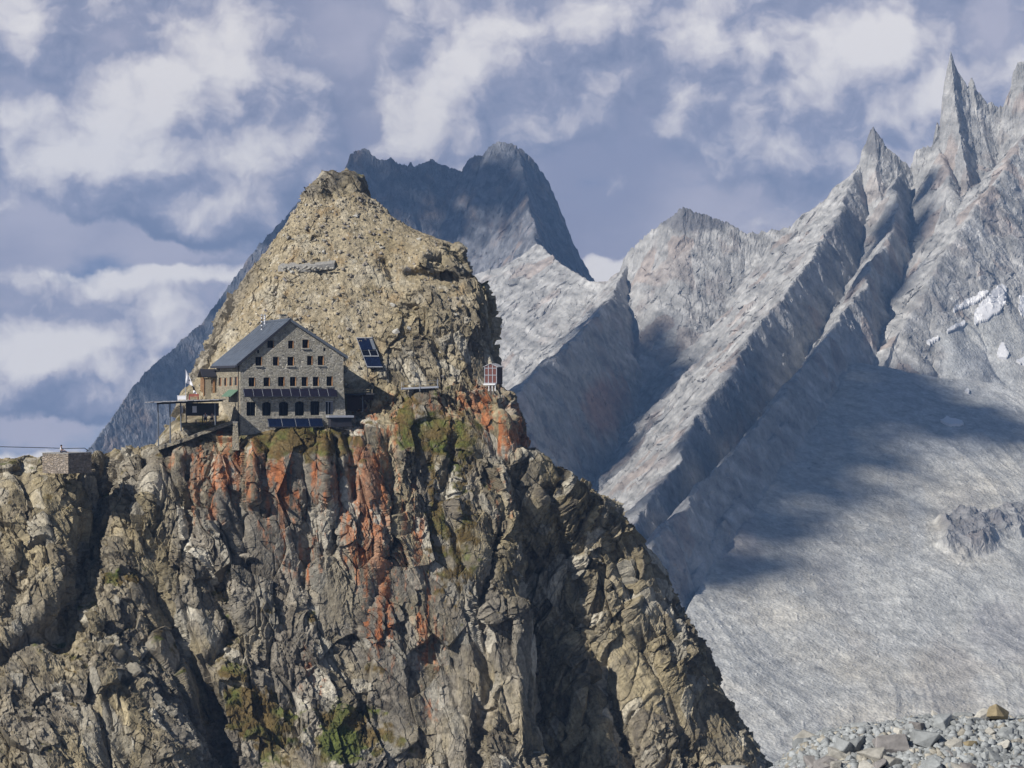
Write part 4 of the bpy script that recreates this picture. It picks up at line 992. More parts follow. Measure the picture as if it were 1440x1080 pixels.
MB().prism([(uR - .3, -OVF - .07, zR + TK - .19), (uR, -OVF - .07, zR + TK + .09), (uR + .3, -OVF - .07, zR + TK - .14), (uR, -OVF - .07, zR + TK + .05)], (0, DEP + OVF + OVB + .09, 0)).build('ridge_cap', M['slate'], hut)
# flues on the left pitch near the ridge, one small stone chimney behind the ridge
def roof_z(x): return zEL + (zR - zEL) * x / uR + TK
xf = uR - 1.2
for (x, y, h, mt) in ((uR - 1.6, 8.8, 2.0, 'alu'), (uR - 0.6, 11.2, 1.3, 'white')):
    z0 = roof_z(x) - .1
    f = MB().tube((x, y, z0), (x, y, z0 + h), .07).build('flue', M['darksteel' if mt == 'alu' else mt], hut)
    mb = MB()
    for k in range(4): mb.tube((x, y, z0 + .15 + k * h / 4), (x, y, z0 + .32 + k * h / 4), .13)
    mb.build('collar', M['white'], f)
    MB().tube((x, y, z0 + h), (x, y, z0 + h + .08), .2, 10, .2).tube((x, y, z0 + h + .14), (x, y, z0 + h + .28), .2, 10, .03).build('cowl', M['alu'], f)
MB().box(uR + .3, uR + 1.1, 6.2, 7.0, zR - .6, zR + .95).box(uR + .22, uR + 1.18, 6.12, 7.08, zR + .953, zR + 1.05).build('chimney', M['stone'], hut)
for q in (2.4, 5.6): 
    MB().box(WID * .72, WID * .72 + .7, q, q + .6, zR - 2.9, zR - 1.6).build('roof_vent', M['fascia'], hut)
# the long sloping panel awning over the ground floor and the four panels below it
def panel_row(pl, pr, ptop, pbot, n, outm, mat, name):
    u0, zt = gable(pl, ptop); u1, _ = gable(pr, ptop); zb_ = gable(pl, pbot)[1] 
    y0, y1 = -0.06, -outm
    root = MB()
    for k in range(n + 1):
        x = u0 + (u1 - u0) * k / n
        root.prism([(x - .03, y0, zt - .05), (x + .03, y0, zt - .05), (x + .03, y1, zb_ - .05), (x - .03, y1, zb_ - .05)], (0, 0, -.05))
        root.tube((x, -.0, zb_ - .1), (x, y1 * .9, zb_ - .08), .03, 6)
    root.box(u0, u1, y1 - .06, y1 - .005, zb_ - .10, zb_ + .03)
    fr = root.build(name, M['darksteel'], hut)
    for k in range(n):
        x0 = u0 + (u1 - u0) * k / n + .05; x1 = u0 + (u1 - u0) * (k + 1) / n - .05
        p = MB().prism([(x0, y0, zt), (x1, y0, zt), (x1, y1, zb_), (x0, y1, zb_)], (0, 0, -.045)).build('solar_panel', M[mat], fr)
        MB().prism([(x0 - .035, y0, zt + .004), (x0 - .003, y0, zt + .004), (x0 - .003, y1, zb_ + .004), (x0 - .035, y1, zb_ + .004)], (0, 0, -.05)).build('edge_strip', M['alu'], p)
    return fr
panel_row(341.5, 472.5, 546.8, 557.5, 10, 0.85, 'violet', 'panel_awning')
panel_row(375.5, 452.5, 588.5, 600.0, 4, 0.95, 'solar', 'panel_rack')
# door landing, downpipes, porch on the left, green canopy
u, z = gable(458, 584); u2, _ = gable(493, 584)
ld = MB().box(u, u2, -1.6, -.02, z - .28, z).build('landing', M['alu'], hut)
MB().box(u + .3, u2 - .2, -1.3, -.1, z - 1.5, z - .285).build('landing_shade', M['fascia'], ld)  # near-black block standing in for the shadow beneath the landing
u, z = gable(334.5, 560)
mb = MB().tube((-.12, .7, zEL - .1), (-.12, .7, ZB - .5), .06); mb.build('downpipe', M['darksteel'], hut)
d0, z0 = flank(335, 549); d1, z1 = flank(322, 549)
MB().prism([(-.02, d0, gable(338, 548)[1]), (-.02, d1, gable(338, 548)[1]), (-1.0, d1, gable(338, 557)[1]), (-1.0, d0, gable(338, 557)[1])], (0, 0, -.1)).build('canopy', M['green'], hut)
# porch: little gabled roof, timber wall, tall plank screen
dP, zP = flank(303, 524)
zt = gable(300, 520)[1]
pr = MB().prism([(-2.0, dP - 1.0, zt - .75), (-2.0, dP + .6, zt + .2), (-2.0, dP + 2.2, zt - .75), (-2.0, dP + 2.2, zt - .95), (-2.0, dP + .6, zt), (-2.0, dP - 1.0, zt - .95)], (2.2, 0, 0)).build('porch_roof', M['fascia'], hut)
MB().box(-1.7, -.003, dP - .6, dP + 1.8, zt - 4.0, zt - 1.0).build('porch_wall', M['pale_stone'], hut)
mb = MB()
for q in (-.72, .1, .9): mb.box(-1.82, -1.71, dP + q, dP + q + .16, zt - 4.2, zt - .95)
mb.box(-1.45, -1.2, dP - .7, dP - .61, zt - 4.2, zt - 1.3); mb.box(-.5, -.25, dP - .7, dP - .61, zt - 4.2, zt - 1.3)
mb.prism([(-1.9, dP - .9, zt - 1.0), (-1.9, dP + .6, zt - .05), (-1.9, dP + .6, zt - .2), (-1.9, dP - .8, zt - 1.1)], (.12, 0, 0)); mb.build('porch_timber', M['wood'], hut)
lap('hut')

def at(px, py, d): return P(px, py, d)
# ------------------------------------------------------------------ the panelled rack on the slope
y0 = surf(520, 522) - 0.6
rack = empty('solar_rack', P(520, 522, y0)); tag(rack, 'tilted rack of dark blue solar panels standing on the rocky slope right of the hut', 'solar panels')
org = P(520, 522, y0)
def rk(px, py, back): return P(px, py, y0 + back) - org
def quad_panel(name, c4, th, mat, parent):
    return MB().prism([tuple(c) for c in c4], (0, .05, -th)).build(name, mat, parent)
TL, TR, BL, BR = rk(501.5, 475.5, 3.6), rk(524, 475.5, 3.6), rk(516.5, 516, 0), rk(538, 516, 0)
def rp(u, v): return TL * (1 - u) * (1 - v) + TR * u * (1 - v) + BL * (1 - u) * v + BR * u * v
def rq(u0, u1, v0, v1, lift=0.0):
    n = Vector((0, -.7, .7)) * lift
    return [rp(u0, v0) + n, rp(u1, v0) + n, rp(u1, v1) + n, rp(u0, v1) + n]
quad_panel('backboard', rq(-.02, 1.03, -.01, 1.02, -.12), .06, M['darksteel'], rack)
quad_panel('solar_panel', rq(.02, .76, .01, .40, 0), .06, M['solar'], rack)
quad_panel('louvre', rq(.78, .98, .02, .39, 0), .06, M['steel'], rack)
for u in (.06, .54): 
    w = quad_panel('window', rq(u, u + .40, .43, .61, -.05), .04, M['glass'], rack)
for k in range(3): quad_panel('solar_panel', rq(.02 + k * .33, .33 + k * .33, .665, .985, 0), .06, M['solar'], rack)
mb = MB()
for pa in (rq(-.02, .01, -.01, 1.0, .05), rq(-.02, 1.0, .62, .645, .05), rq(.47, .51, .41, .62, .05), rq(.97, 1.0, .41, .64, .05), rq(-.0, 1.0, .99, 1.015, .05), rq(-.02, 1.0, -.015, .004, .05)):
    mb.prism([tuple(c) for c in pa], (0, .06, -.06))
mb.build('frame', M['alu'], rack)
for u in (.04, .5, .96):
    b = rp(u, .97); MB().tube(b + Vector((0, .2, -.05)), b + Vector((0, .25, -1.6)), .06).build('leg', M['darksteel'], rack)

# ------------------------------------------------------------------ red shed on the right-hand edge
ys = 309.3
SH = math.radians(-24)
shed = empty('privy_shed', P(690, 540.5, ys), SH); tag(shed, 'small rust red shed with white battens and pale roof on the right-hand cliff edge', 'shed')
w, dpt, hh, hr = 1.85, 1.75, 2.35, 2.75
MB().prism([(-w / 2, 0, 0.0), (w / 2, 0, 0.0), (w / 2, 0, hh), (0, 0, hr), (-w / 2, 0, hh)], (0, dpt, 0)).build('wall', M['brick'], shed)
MB().box(w / 2 + .003, w / 2 + .03, 0, dpt, 0.02, hh - .02).build('side_boarding', M['darkboard'], shed)
r_ = MB().prism([(-w / 2 - .15, -.12, hh - .06), (0, -.12, hr + .01), (w / 2 + .2, -.12, hh - .08), (w / 2 + .2, -.12, hh + .0), (0, -.12, hr + .09), (-w / 2 - .15, -.12, hh + .02)], (0, dpt + .25, 0)).build('roof', M['deck'], shed)
mb = MB()
for x in (-w / 2 + .02, -.36, .24, w / 2 - .09): mb.box(x, x + .085, -.05, -.003, .15, hh - .05 if abs(x) > .5 else hr - .2)
for z in (.12, 1.2, hh - .22): mb.box(-w / 2 + .02, w / 2 - .02, -.062, -.006, z, z + .08)
mb.build('batten', M['alu'], shed)
MB().box(-w / 2 + .05, w / 2 - .05, -.45, -.066, -.1, .1).build('doorstep', M['white'], shed)
for x in (-.2, .3, .75): MB().box(x, x + .1, -.3, -.2, -.9, -.104).build('leg', M['white'], shed)
for x in (-.7, .65): MB().box(x, x + .12, dpt - .4, dpt - .25, -1.4, -.003).build('leg', M['darkboard'], shed)

# ------------------------------------------------------------------ steel gangway
yg = 306.3
gw = empty('gangway', P(590, 545, yg)); tag(gw, 'narrow grey steel footbridge spanning a cleft in the cliff between hut and red shed', 'footbridge')
o_ = P(590, 545, yg)
a = P(564, 545.6, yg) - o_; b = P(617, 543.2, yg) - o_
MB().prism([a, b, b + Vector((0, 0, -.26)), a + Vector((0, 0, -.26))], (0, 1.3, 0)).build('deck', M['steel'], gw)
MB().prism([a + Vector((0, -.003, .03)), b + Vector((0, -.003, .03)), b + Vector((0, -.003, -.2)), a + Vector((0, -.003, -.2))], (0, -.05, 0)).build('edge_beam', M['alu'], gw)
for t, h in ((.02, 1.6), (.5, 1.0), (.97, 2.3)):
    c_ = a.lerp(b, t) + Vector((0, .1, .0)); MB().tube(c_ + Vector((0, -.2, -.6 if t == .5 else -.25)), c_ + Vector((0, -.2, h * .45)), .035).build('post', M['alu'], gw)
MB().tube(a + Vector((0, 1.2, .75)), b + Vector((0, 1.2, .8)), .02).tube(a + Vector((0, 1.2, .4)), b + Vector((0, 1.2, .45)), .02).build('handrail', M['steel'], gw)
for t in (.05, .35, .65, .95):
    c_ = a.lerp(b, t) + Vector((0, 1.2, 0)); MB().tube(c_, c_ + Vector((0, 0, .8)), .025).build('post', M['steel'], gw)

# ------------------------------------------------------------------ timber balcony right of the hut
yb2 = 305.0
bl = empty('balcony', P(505, 556, yb2)); tag(bl, 'timber balcony with rail projecting over the cliff beside the right wall of the hut', 'balcony')
o_ = P(505, 556, yb2)
a = P(484, 556, yb2) - o_; b = P(526, 555, yb2) - o_
MB().prism([a, b, b + Vector((0, 0, .22)), a + Vector((0, 0, .22))], (0, 4.0, 0)).build('floor', M['fascia'], bl)
mb = MB()
for z in (.45, .72): mb.box(a.x, b.x - .6, .05, .13, z, z + .09)
mb.build('rail', M['plank'], bl)
for t in (.05, .28, .5, .72, .92): c_ = a.lerp(b, t); MB().box(c_.x, c_.x + .09, .14, .22, .225, .8).build('post', M['plank'], bl)
c_ = P(509.5, 556.5, yb2) - o_
MB().tube(c_ + Vector((0, .2, -.0)), c_ + Vector((.05, .2, -2.1)), .07).build('strut', M['steel'], bl)
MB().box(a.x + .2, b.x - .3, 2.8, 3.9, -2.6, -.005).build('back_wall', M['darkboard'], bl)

# ------------------------------------------------------------------ terrace platform left of the hut
yt = 295.2
pf = empty('terrace_platform', P(258, 566, yt)); tag(pf, 'pale raised deck on thin steel posts jutting from the rock left of the hut', 'platform')
o_ = P(258, 566, yt)
a = P(206, 565.5, yt) - o_; b = P(310, 561.5, yt) - o_
mb = MB(); n = 26
rgp = np.random.RandomState(3)
for k in range(n):
    x0 = a.x + (b.x - a.x) * k / n; x1 = a.x + (b.x - a.x) * (k + 1) / n - .02
    z = a.z + (b.z - a.z) * k / n + rgp.uniform(-.04, .04)
    mb.box(x0, x1, -1.3 - rgp.uniform(0, .25), 5.4, z - .06, z + .03)
mb.build('deck', M['deck'], pf)
MB().prism([a + Vector((1.3, .1, -.065)), b + Vector((-.2, .1, -.065)), b + Vector((-.2, .1, -.3)), a + Vector((1.3, .1, -.3))], (0, .16, 0)).prism([a + Vector((1.3, 4.0, -.065)), b + Vector((-.2, 4.0, -.065)), b + Vector((-.2, 4.0, -.3)), a + Vector((1.3, 4.0, -.3))], (0, .16, 0)).build('beam', M['darksteel'], pf)
for pxx, pb in ((222, 627), (238.8, 623), (254, 606), (302, 598)):
    t_ = P(pxx, 567, yt + .35) - o_; b__ = P(pxx + .8, pb, yt + .35) - o_
    MB().tube(b__, t_, .085, 8).build('post', M['steel'], pf)
for pxx in (262, 285, 304):
    t_ = P(pxx, 567, yt + 4.0) - o_; MB().tube(t_ + Vector((0, 0, -2.6)), t_, .07, 8).build('post', M['darksteel'], pf)
MB().box(P(256, 540, yt).x - o_.x, P(303, 540, yt).x - o_.x, 3.3, 3.42, -1.75, -.1).build('deck_shade', M['darksteel'], pf)  # dark sheet added to stand for the shade under the deck
for pxx, w_ in ((256, .12), (273.5, .28)):
    q = P(pxx, 571, yt + 3.2) - o_
    MB().box(q.x - w_, q.x + w_, 3.2, 3.24, q.z - .85, q.z).build('hanging_cloth', M['cloth'], pf)
# bench under the deck
bz = P(288, 590, yt + 1.6)
bn = empty('bench', bz); tag(bn, 'long dark bench in the shade under the raised deck', 'bench')
MB().box(-1.3, 1.2, 0, .4, -.06, .0).build('seat', M['plank'], bn)
for x in (-1.2, 1.0): MB().box(x, x + .1, .02, .38, -.6, -.064).build('leg', M['darksteel'], bn)
# things standing on the deck
def deck_z(px): return a.z + o_.z + (b.z - a.z) * ((P(px, 540, yt).x - o_.x - a.x) / (b.x - a.x)) + .045
def on_deck(px, back): 
    p = P(px, 540, yt + back); p.z = deck_z(px); return p
c = empty('white_table', on_deck(255.5, 1.0)); tag(c, 'low white table on the raised deck left of the flagpole', 'table')
MB().box(-.6, .6, 0, .7, .55, .62).build('tabletop', M['white'], c); MB().box(-.55, .55, .62 - .6, .05, .1, .54).build('skirt', M['cloth'], c)
for x in (-.52, .44):
    for y in (.08, .58): MB().box(x, x + .07, y, y + .07, 0, .546).build('leg', M['white'], c)
c = empty('red_bench', on_deck(272, .8)); tag(c, 'red slatted bench on the raised deck right of the flagpole', 'bench')
MB().box(-.62, .62, 0, .45, .38, .44).build('seat', M['red'], c)
mb = MB()
for z in (.52, .66): mb.box(-.62, .62, .46, .5, z, z + .11)
mb.build('backrest', M['red'], c)
for x in (-.6, .52):
    MB().box(x, x + .08, .02, .1, 0, .376).build('leg', M['red'], c); MB().box(x, x + .08, .502, .56, 0, .78).build('leg', M['red'], c)
fl = empty('flag', on_deck(261, 1.6)); tag(fl, 'white flag with a dark band drooping from a pole on the raised deck', 'flag')
MB().tube((0, 0, -.05), (0, 0, 3.95), .035).build('pole', M['alu'], fl)
def cloth(pts_left, pts_right, mat, name):
    bm = bmesh.new(); n, m_ = 14, 8; vs = []
    for i in range(n + 1):
        t = i / n
        l = Vector(np.interp(t, np.linspace(0, 1, len(pts_left)), [p[0] for p in pts_left]).item() * Vector((1, 0, 0)) + Vector((0, 0, np.interp(t, np.linspace(0, 1, len(pts_left)), [p[1] for p in pts_left]).item())))
        r = Vector(np.interp(t, np.linspace(0, 1, len(pts_right)), [p[0] for p in pts_right]).item() * Vector((1, 0, 0)) + Vector((0, 0, np.interp(t, np.linspace(0, 1, len(pts_right)), [p[1] for p in pts_right]).item())))
        row = []
        for j in range(m_ + 1):
            p = l.lerp(r, j / m_); p.y = .14 * math.sin(j / m_ * 7 + t * 5) * (.2 + t)
            row.append(bm.verts.new(p))
        vs.append(row)
    for i in range(n):
        for j in range(m_): bm.faces.new((vs[i][j], vs[i][j + 1], vs[i + 1][j + 1], vs[i + 1][j]))
    r = bmesh.ops.extrude_face_region(bm, geom=bm.faces[:])
    bmesh.ops.translate(bm, vec=(0, .015, 0), verts=[v for v in r['geom'] if isinstance(v, bmesh.types.BMVert)])
    bmesh.ops.recalc_face_normals(bm, faces=bm.faces[:])
    me = bpy.data.meshes.new(name); bm.to_mesh(me); bm.free()
    for p in me.polygons: p.use_smooth = True
    return link(name, me, M[mat], fl)
ux = .0909
cloth([(.04, 3.85), (.04, 2.2)], [(.10, 3.8), (.62, 2.75), (1.05, 1.75)], 'cloth', 'flag_cloth')
cloth([(.72, 1.95), (1.0, 1.35)], [(1.08, 1.73), (1.30, 1.15)], 'black', 'dark_band')
cloth([(1.0, 1.33), (.98, .9)], [(1.31, 1.13), (1.5, .7)], 'cloth', 'flag_tail')
mb = MB().box(.42, .62, -.16, -.14, 2.52, 2.62).box(.5, .56, -.16, -.14, 2.4, 2.7); mb.build('emblem', M['darksteel'], fl)
# plank screen in front of the porch
sc_ = empty('plank_screen', on_deck(292.7, 2.6)); tag(sc_, 'tall weathered plank screen standing on the deck in front of the hut porch', 'screen')
mb = MB()
for k in range(4): mb.box(-.36 + k * .18, -.2 + k * .18, 0, .08, -.02, 2.55)
mb.build('boards', M['plank'], sc_)
MB().box(-.3, .3, .083, .14, .4, .55).box(-.3, .3, .083, .14, 1.9, 2.05).build('crosspiece', M['plank'], sc_)

# ------------------------------------------------------------------ path, pillar and stone platform
pth = [(218, 629, 294.2), (240, 622, 294.4), (262, 615, 294.8), (284, 606, 295.2), (300, 601, 295.5), (316, 595, 295.8), (331, 589.5, 296.2)]
pxs = np.linspace(218, 331, 15); pys = np.interp(pxs, [q[0] for q in pth], [q[1] for q in pth])
pds = [min(surf(q, r + 2), surf(q, r + 8)) + .1 for q, r in zip(pxs, pys)]
pds = np.convolve(np.pad(pds, 2, mode='edge'), np.ones(5) / 5, 'valid')
pds = np.minimum(pds, np.interp(pxs, [q[0] for q in pth], [q[2] + 2.2 for q in pth]))
pw = [P(float(q), float(r), float(d)) for q, r, d in zip(pxs, pys, pds)]
mb = MB(); top = []
for q, r in zip(pw, pw[1:]):
    mb.prism([q, r, r + Vector((0, 0, -.35)), q + Vector((0, 0, -.35))], (0, 2.2, 0))
tag(mb.build('path', M['gravel']), kind='structure')
wl = MB()
for q, r in zip(pw, pw[1:]):
    wl.prism([q + Vector((0, -.02, -.06)), r + Vector((0, -.02, -.06)), r + Vector((0, -.02, -.5)), q + Vector((0, -.02, -.5))], (0, -.3, 0))
tag(wl.build('retaining_wall', M['pale_stone']), 'low stone retaining wall carrying the rising path below the raised deck', 'wall')
q = P(330.5, 620, 296.0)
pil = empty('stone_pillar', q); tag(pil, 'narrow pale stone pillar at the upper end of the path against the hut corner', 'pillar')
MB().prism([(-.42, 0, -1.2), (.55, 0, -1.2), (.3, 0, 2.35), (-.25, 0, 2.35)], (0, .6, 0)).build('shaft', M['pale_stone'], pil)
MB().box(-.3, .36, -.05, .65, 2.353, 2.47).build('capstone', M['concrete'], pil)
st = empty('stone_platform', P(79.5, 641, 288.2), math.radians(-30)); tag(st, 'square stone-built platform with one face in shadow on the left ridge', 'platform')
MB().box(-2.3, 1.9, 0, 4.4, -2.2, .28).build('block', M['block'], st)
MB().box(-2.36, 1.96, -.06, 4.46, .283, .38).build('coping', M['concrete'], st)
# cable of the goods lift, from the left into the rock
cp = [P(-260, 622, 282), P(0, 628.2, 288), P(60, 629.6, 290.2), P(92, 630.6, 291), P(119, 630.2, 292), P(124, 634, 292.4)]
mb = MB()
for q, r in zip(cp, cp[1:]): mb.tube(q, r, .045, 6)
tag(mb.build('cable', M['darksteel']), 'thin dark cable running in from the left to the ridge behind the stone platform', 'cable')
# gravel terrace on the slope
yy = surf(432, 372); 
gt = empty('gravel_terrace', P(432, 370, yy)); tag(gt, 'flat grey gravel terrace edged with stones, high on the tan slope', 'terrace')
o_ = P(432, 370, yy); 
mb = MB(); mb.prism([P(391, 374, yy - .4) - o_, P(405, 375, yy - .9) - o_, P(445, 373, yy - .9) - o_, P(470, 370, yy - .3) - o_, P(474, 361.5, yy + 2.6) - o_, P(452, 360.5, yy + 2.9) - o_, P(408, 361.5, yy + 2.4) - o_], (0, 0, -.8)); mb.build('gravel_top', M['gravel'], gt)
mb = MB(); rgp = np.random.RandomState(8)
for k in range(44):
    pxx = rgp.uniform(396, 470); q = P(pxx, 376 + rgp.uniform(-1, 4) - .06 * max(0, pxx - 445), yy - 1.1 + rgp.uniform(-.2, .3)) - o_
    s_ = rgp.uniform(.15, .36); mb.ball(q, s_, 1, (1, .8, .7))
mb.build('stone_edge', M['pale_rock'], gt)
lap('small things')

# ------------------------------------------------------------------ people
def person(name, loc, rot, label, pose, scale=1.0, shirt='shirt'):
    """one continuous skinned body; pose gives joints in metres, facing -y"""
    J = pose
    bm = bmesh.new(); lay = bm.verts.layers.skin.verify(); v = {}
    def add(k, co, r): 
        v[k] = bm.verts.new(Vector(co) * scale); v[k][lay].radius = (r * scale, r * scale); return v[k]
    def con(a_, b_): bm.edges.new((v[a_], v[b_]))
    add('pelvis', J['pelvis'], .14); v['pelvis'][lay].use_root = True
    add('chest', J['chest'], .15); add('neck', J['neck'], .06); add('head', J['head'], .10); add('crown', Vector(J['head']) + Vector((0, .01, .1)), .08)
    con('pelvis', 'chest'); con('chest', 'neck'); con('neck', 'head'); con('head', 'crown')
    add('nose', Vector(J['head']) + Vector((0, -.115, .0)), .018); con('head', 'nose')
    for s_, sx in (('l', -1), ('r', 1)):
        for k, r in (('shoulder', .065), ('elbow', .042), ('wrist', .03)): add(s_ + k, J[s_ + k], r)
        con('chest', s_ + 'shoulder'); con(s_ + 'shoulder', s_ + 'elbow'); con(s_ + 'elbow', s_ + 'wrist')
        w0 = Vector(J[s_ + 'wrist']); d = (w0 - Vector(J[s_ + 'elbow'])).normalized(); lat = d.cross(Vector((0, 0, 1))).normalized()
        add(s_ + 'palm', w0 + d * .06, .03); con(s_ + 'wrist', s_ + 'palm')
        for f, (off, ln) in enumerate(((-.028, .075), (-.01, .085), (.01, .08), (.028, .062))):
            add(s_ + 'f%d' % f, w0 + d * .1 + lat * off, .009); add(s_ + 'g%d' % f, w0 + d * (.1 + ln * .6) + lat * off * 1.1 + Vector((0, 0, -.015)), .008)
            con(s_ + 'palm', s_ + 'f%d' % f); con(s_ + 'f%d' % f, s_ + 'g%d' % f)
        add(s_ + 'th', w0 + d * .06 + lat * .05 * sx, .01); con(s_ + 'palm', s_ + 'th')
        for k, r in (('hip', .09), ('knee', .06), ('ankle', .042), ('toe', .035)): add(s_ + k, J[s_ + k], r)
        con('pelvis', s_ + 'hip'); con(s_ + 'hip', s_ + 'knee'); con(s_ + 'knee', s_ + 'ankle'); con(s_ + 'ankle', s_ + 'toe')
    me = bpy.data.meshes.new('person'); bm.to_mesh(me); bm.free()
    root = link('person', me, M['skin']); root.location = loc; root.rotation_euler = (0, 0, rot)
    root.modifiers.new('skin', 'SKIN').use_smooth_shade = True
    root.modifiers.new('sub', 'SUBSURF').levels = 1
    tag(root, label, 'person')
    def clothes(nm, chain, mat):
        b2 = bmesh.new(); ly = b2.verts.layers.skin.verify(); w = {}
        for k, p, r in chain[0]: 
            w[k] = b2.verts.new(Vector(p) * scale); w[k][ly].radius = (r * scale, r * scale)
        w[chain[0][0][0]][ly].use_root = True
        for p, q in chain[1]: b2.edges.new((w[p], w[q]))
        m2 = bpy.data.meshes.new(nm); b2.to_mesh(m2); b2.free()
        o2 = link(nm, m2, M[mat], root); o2.modifiers.new('skin', 'SKIN').use_smooth_shade = True; o2.modifiers.new('sub', 'SUBSURF').levels = 1
    clothes('shirt', ([('p', Vector(J['pelvis']) + Vector((0, 0, .06)), .16), ('c', J['chest'], .175), ('ls', J['lshoulder'], .085), ('rs', J['rshoulder'], .085), ('le', Vector(J['lshoulder']).lerp(Vector(J['lelbow']), .8), .06), ('re', Vector(J['rshoulder']).lerp(Vector(J['relbow']), .8), .06)], [('p', 'c'), ('c', 'ls'), ('c', 'rs'), ('ls', 'le'), ('rs', 're')]), shirt)
    clothes('trousers', ([('p', J['pelvis'], .165), ('lh', J['lhip'], .11), ('rh', J['rhip'], .11), ('lk', J['lknee'], .08), ('rk', J['rknee'], .08), ('la', J['lankle'], .058), ('ra', J['rankle'], .058)], [('p', 'lh'), ('p', 'rh'), ('lh', 'lk'), ('rh', 'rk'), ('lk', 'la'), ('rk', 'ra')]), 'trousers')
    hb = MB().ball(Vector((0, .025, .045)), .118, 2, (1, 1.05, .95)); h = hb.build('hair', M['hair'], root, smooth=True); h.location = Vector(J['head']) * scale; h.scale = (scale,) * 3
    return root
SIT = dict(pelvis=(0, 0, .12), chest=(0, .03, .50), neck=(0, .01, .70), head=(0, -.02, .84), lshoulder=(-.18, .02, .6), rshoulder=(.18, .02, .6), lelbow=(-.24, -.12, .38), relbow=(.24, -.12, .38),
           lwrist=(-.16, -.36, .32), rwrist=(.16, -.36, .32), lhip=(-.1, -.06, .11), rhip=(.1, -.06, .11), lknee=(-.13, -.46, .16), rknee=(.13, -.44, .2), lankle=(-.12, -.86, .06), rankle=(.12, -.82, .06), ltoe=(-.13, -.98, .12), rtoe=(.13, -.94, .12))
CHAIR = dict(SIT); CHAIR.update(lknee=(-.12, -.46, .13), rknee=(.12, -.46, .13), lankle=(-.12, -.5, -.32), rankle=(.12, -.5, -.32), ltoe=(-.12, -.64, -.37), rtoe=(.12, -.64, -.37))
pz = P(84.5, 636, 287.4)
pp = Matrix.Translation(st.location) @ Matrix.Rotation(math.radians(-30), 4, 'Z') @ Vector((.25, .6, .385))
person('person', pp, math.radians(75), 'person in white top and dark trousers sitting with legs stretched on the stone platform', SIT, 1.0)
person('person', bz + Vector((.05, .2, .02)), math.radians(10), 'person in a white top sitting on the shaded bench, left of the two', CHAIR, .95)
person('person', bz + Vector((.92, .2, .02)), math.radians(-14), 'person in a pale pinkish top sitting at the right end of the shaded bench', CHAIR, .9, 'sill')
lap('people')

# ------------------------------------------------------------------ clouds high on the left whose shadows lie on the range
M['cloud'] = plain('cloud_white', (0.85, 0.85, 0.87), 1.0, 0, 0.03, 0.02)
sr = SUN.cross(Vector((0, 0, 1))).normalized(); su = sr.cross(SUN).normalized()
_ico = bmesh.new(); bmesh.ops.create_icosphere(_ico, subdivisions=2, radius=1.0)
ICOV = np.array([v.co[:] for v in _ico.verts], np.float32); ICOF = np.array([[v.index for v in f.verts] for f in _ico.faces], np.int32); _ico.free()
def cloud(puffs, height, label, dens=3.6):
    """one cloud of many billows, dense in the middle and ragged at the rim; each lump given by the place its shadow falls on"""
    rc = np.random.RandomState(len(puffs) * 7 + int(puffs[0][0])); V = []; Fc = []; org = None; off = 0
    for qx, qy, rx, ry in puffs:
        p = far_world(qx, qy); c_ = p + SUN * ((height - p.z) / SUN.z)
        if org is None: org = c_.copy()
        n_ = int(dens * rx * ry / 26)
        for i in range(n_):
            a_ = rc.uniform(0, 6.283); r_ = abs(rc.normal()) * 0.62
            q = (c_ - org) + sr * (math.cos(a_) * r_ * rx) + su * (math.sin(a_) * r_ * ry) + SUN * (rc.normal() * 22)
            s_ = rc.uniform(3.0, 7.5) * (1.25 - .35 * min(1.6, r_))
            w_ = ICOV * s_ * np.array((1.2, 1.2, 1.0), np.float32); V.append(w_ + np.array(q[:], np.float32)); Fc.append(ICOF + off); off += len(ICOV)
    V = np.concatenate(V); Fc = np.concatenate(Fc)
    me = bpy.data.meshes.new('cloud'); me.vertices.add(len(V)); me.vertices.foreach_set('co', V.ravel().astype(np.float32)); me.loops.add(Fc.size); me.polygons.add(len(Fc))
    me.loops.foreach_set('vertex_index', Fc.ravel().astype(np.int32)); me.polygons.foreach_set('loop_start', np.arange(0, Fc.size, 3, dtype=np.int32)); me.polygons.foreach_set('use_smooth', np.ones(len(Fc), bool)); me.update(calc_edges=True)
    o = link('cloud', me, M['cloud']); o.location = org
    return tag(o, label, 'cloud', None, 'structure')
CH = 1500.0
cloud([(250, 540, 70, 60), (330, 450, 70, 60), (420, 330, 60, 60), (520, 270, 60, 60), (600, 260, 80, 70), (680, 260, 80, 80), (730, 280, 60, 60), (640, 320, 60, 40)], CH, 'cloud shading the dark jagged peak in the distance', 0.95)
cloud([(860, 560, 60, 60), (830, 640, 60, 50), (780, 600, 60, 50), (905, 500, 45, 40), (930, 540, 35, 40)], CH, 'cloud shading the broad face between the first two spurs')
cloud([(1200, 560, 70, 34), (1270, 570, 80, 34), (1340, 575, 60, 26), (1150, 620, 60, 40), (1100, 660, 60, 40), (1250, 520, 40, 24), (1150, 590, 50, 40), (1050, 720, 45, 40), (1000, 790, 34, 34)], CH, 'cloud shading the upper scree slope')
cloud([(1280, 330, 26, 40), (1250, 400, 26, 40), (1300, 270, 16, 22)], CH, 'small cloud shading the couloir under the needle')
lap('clouds')

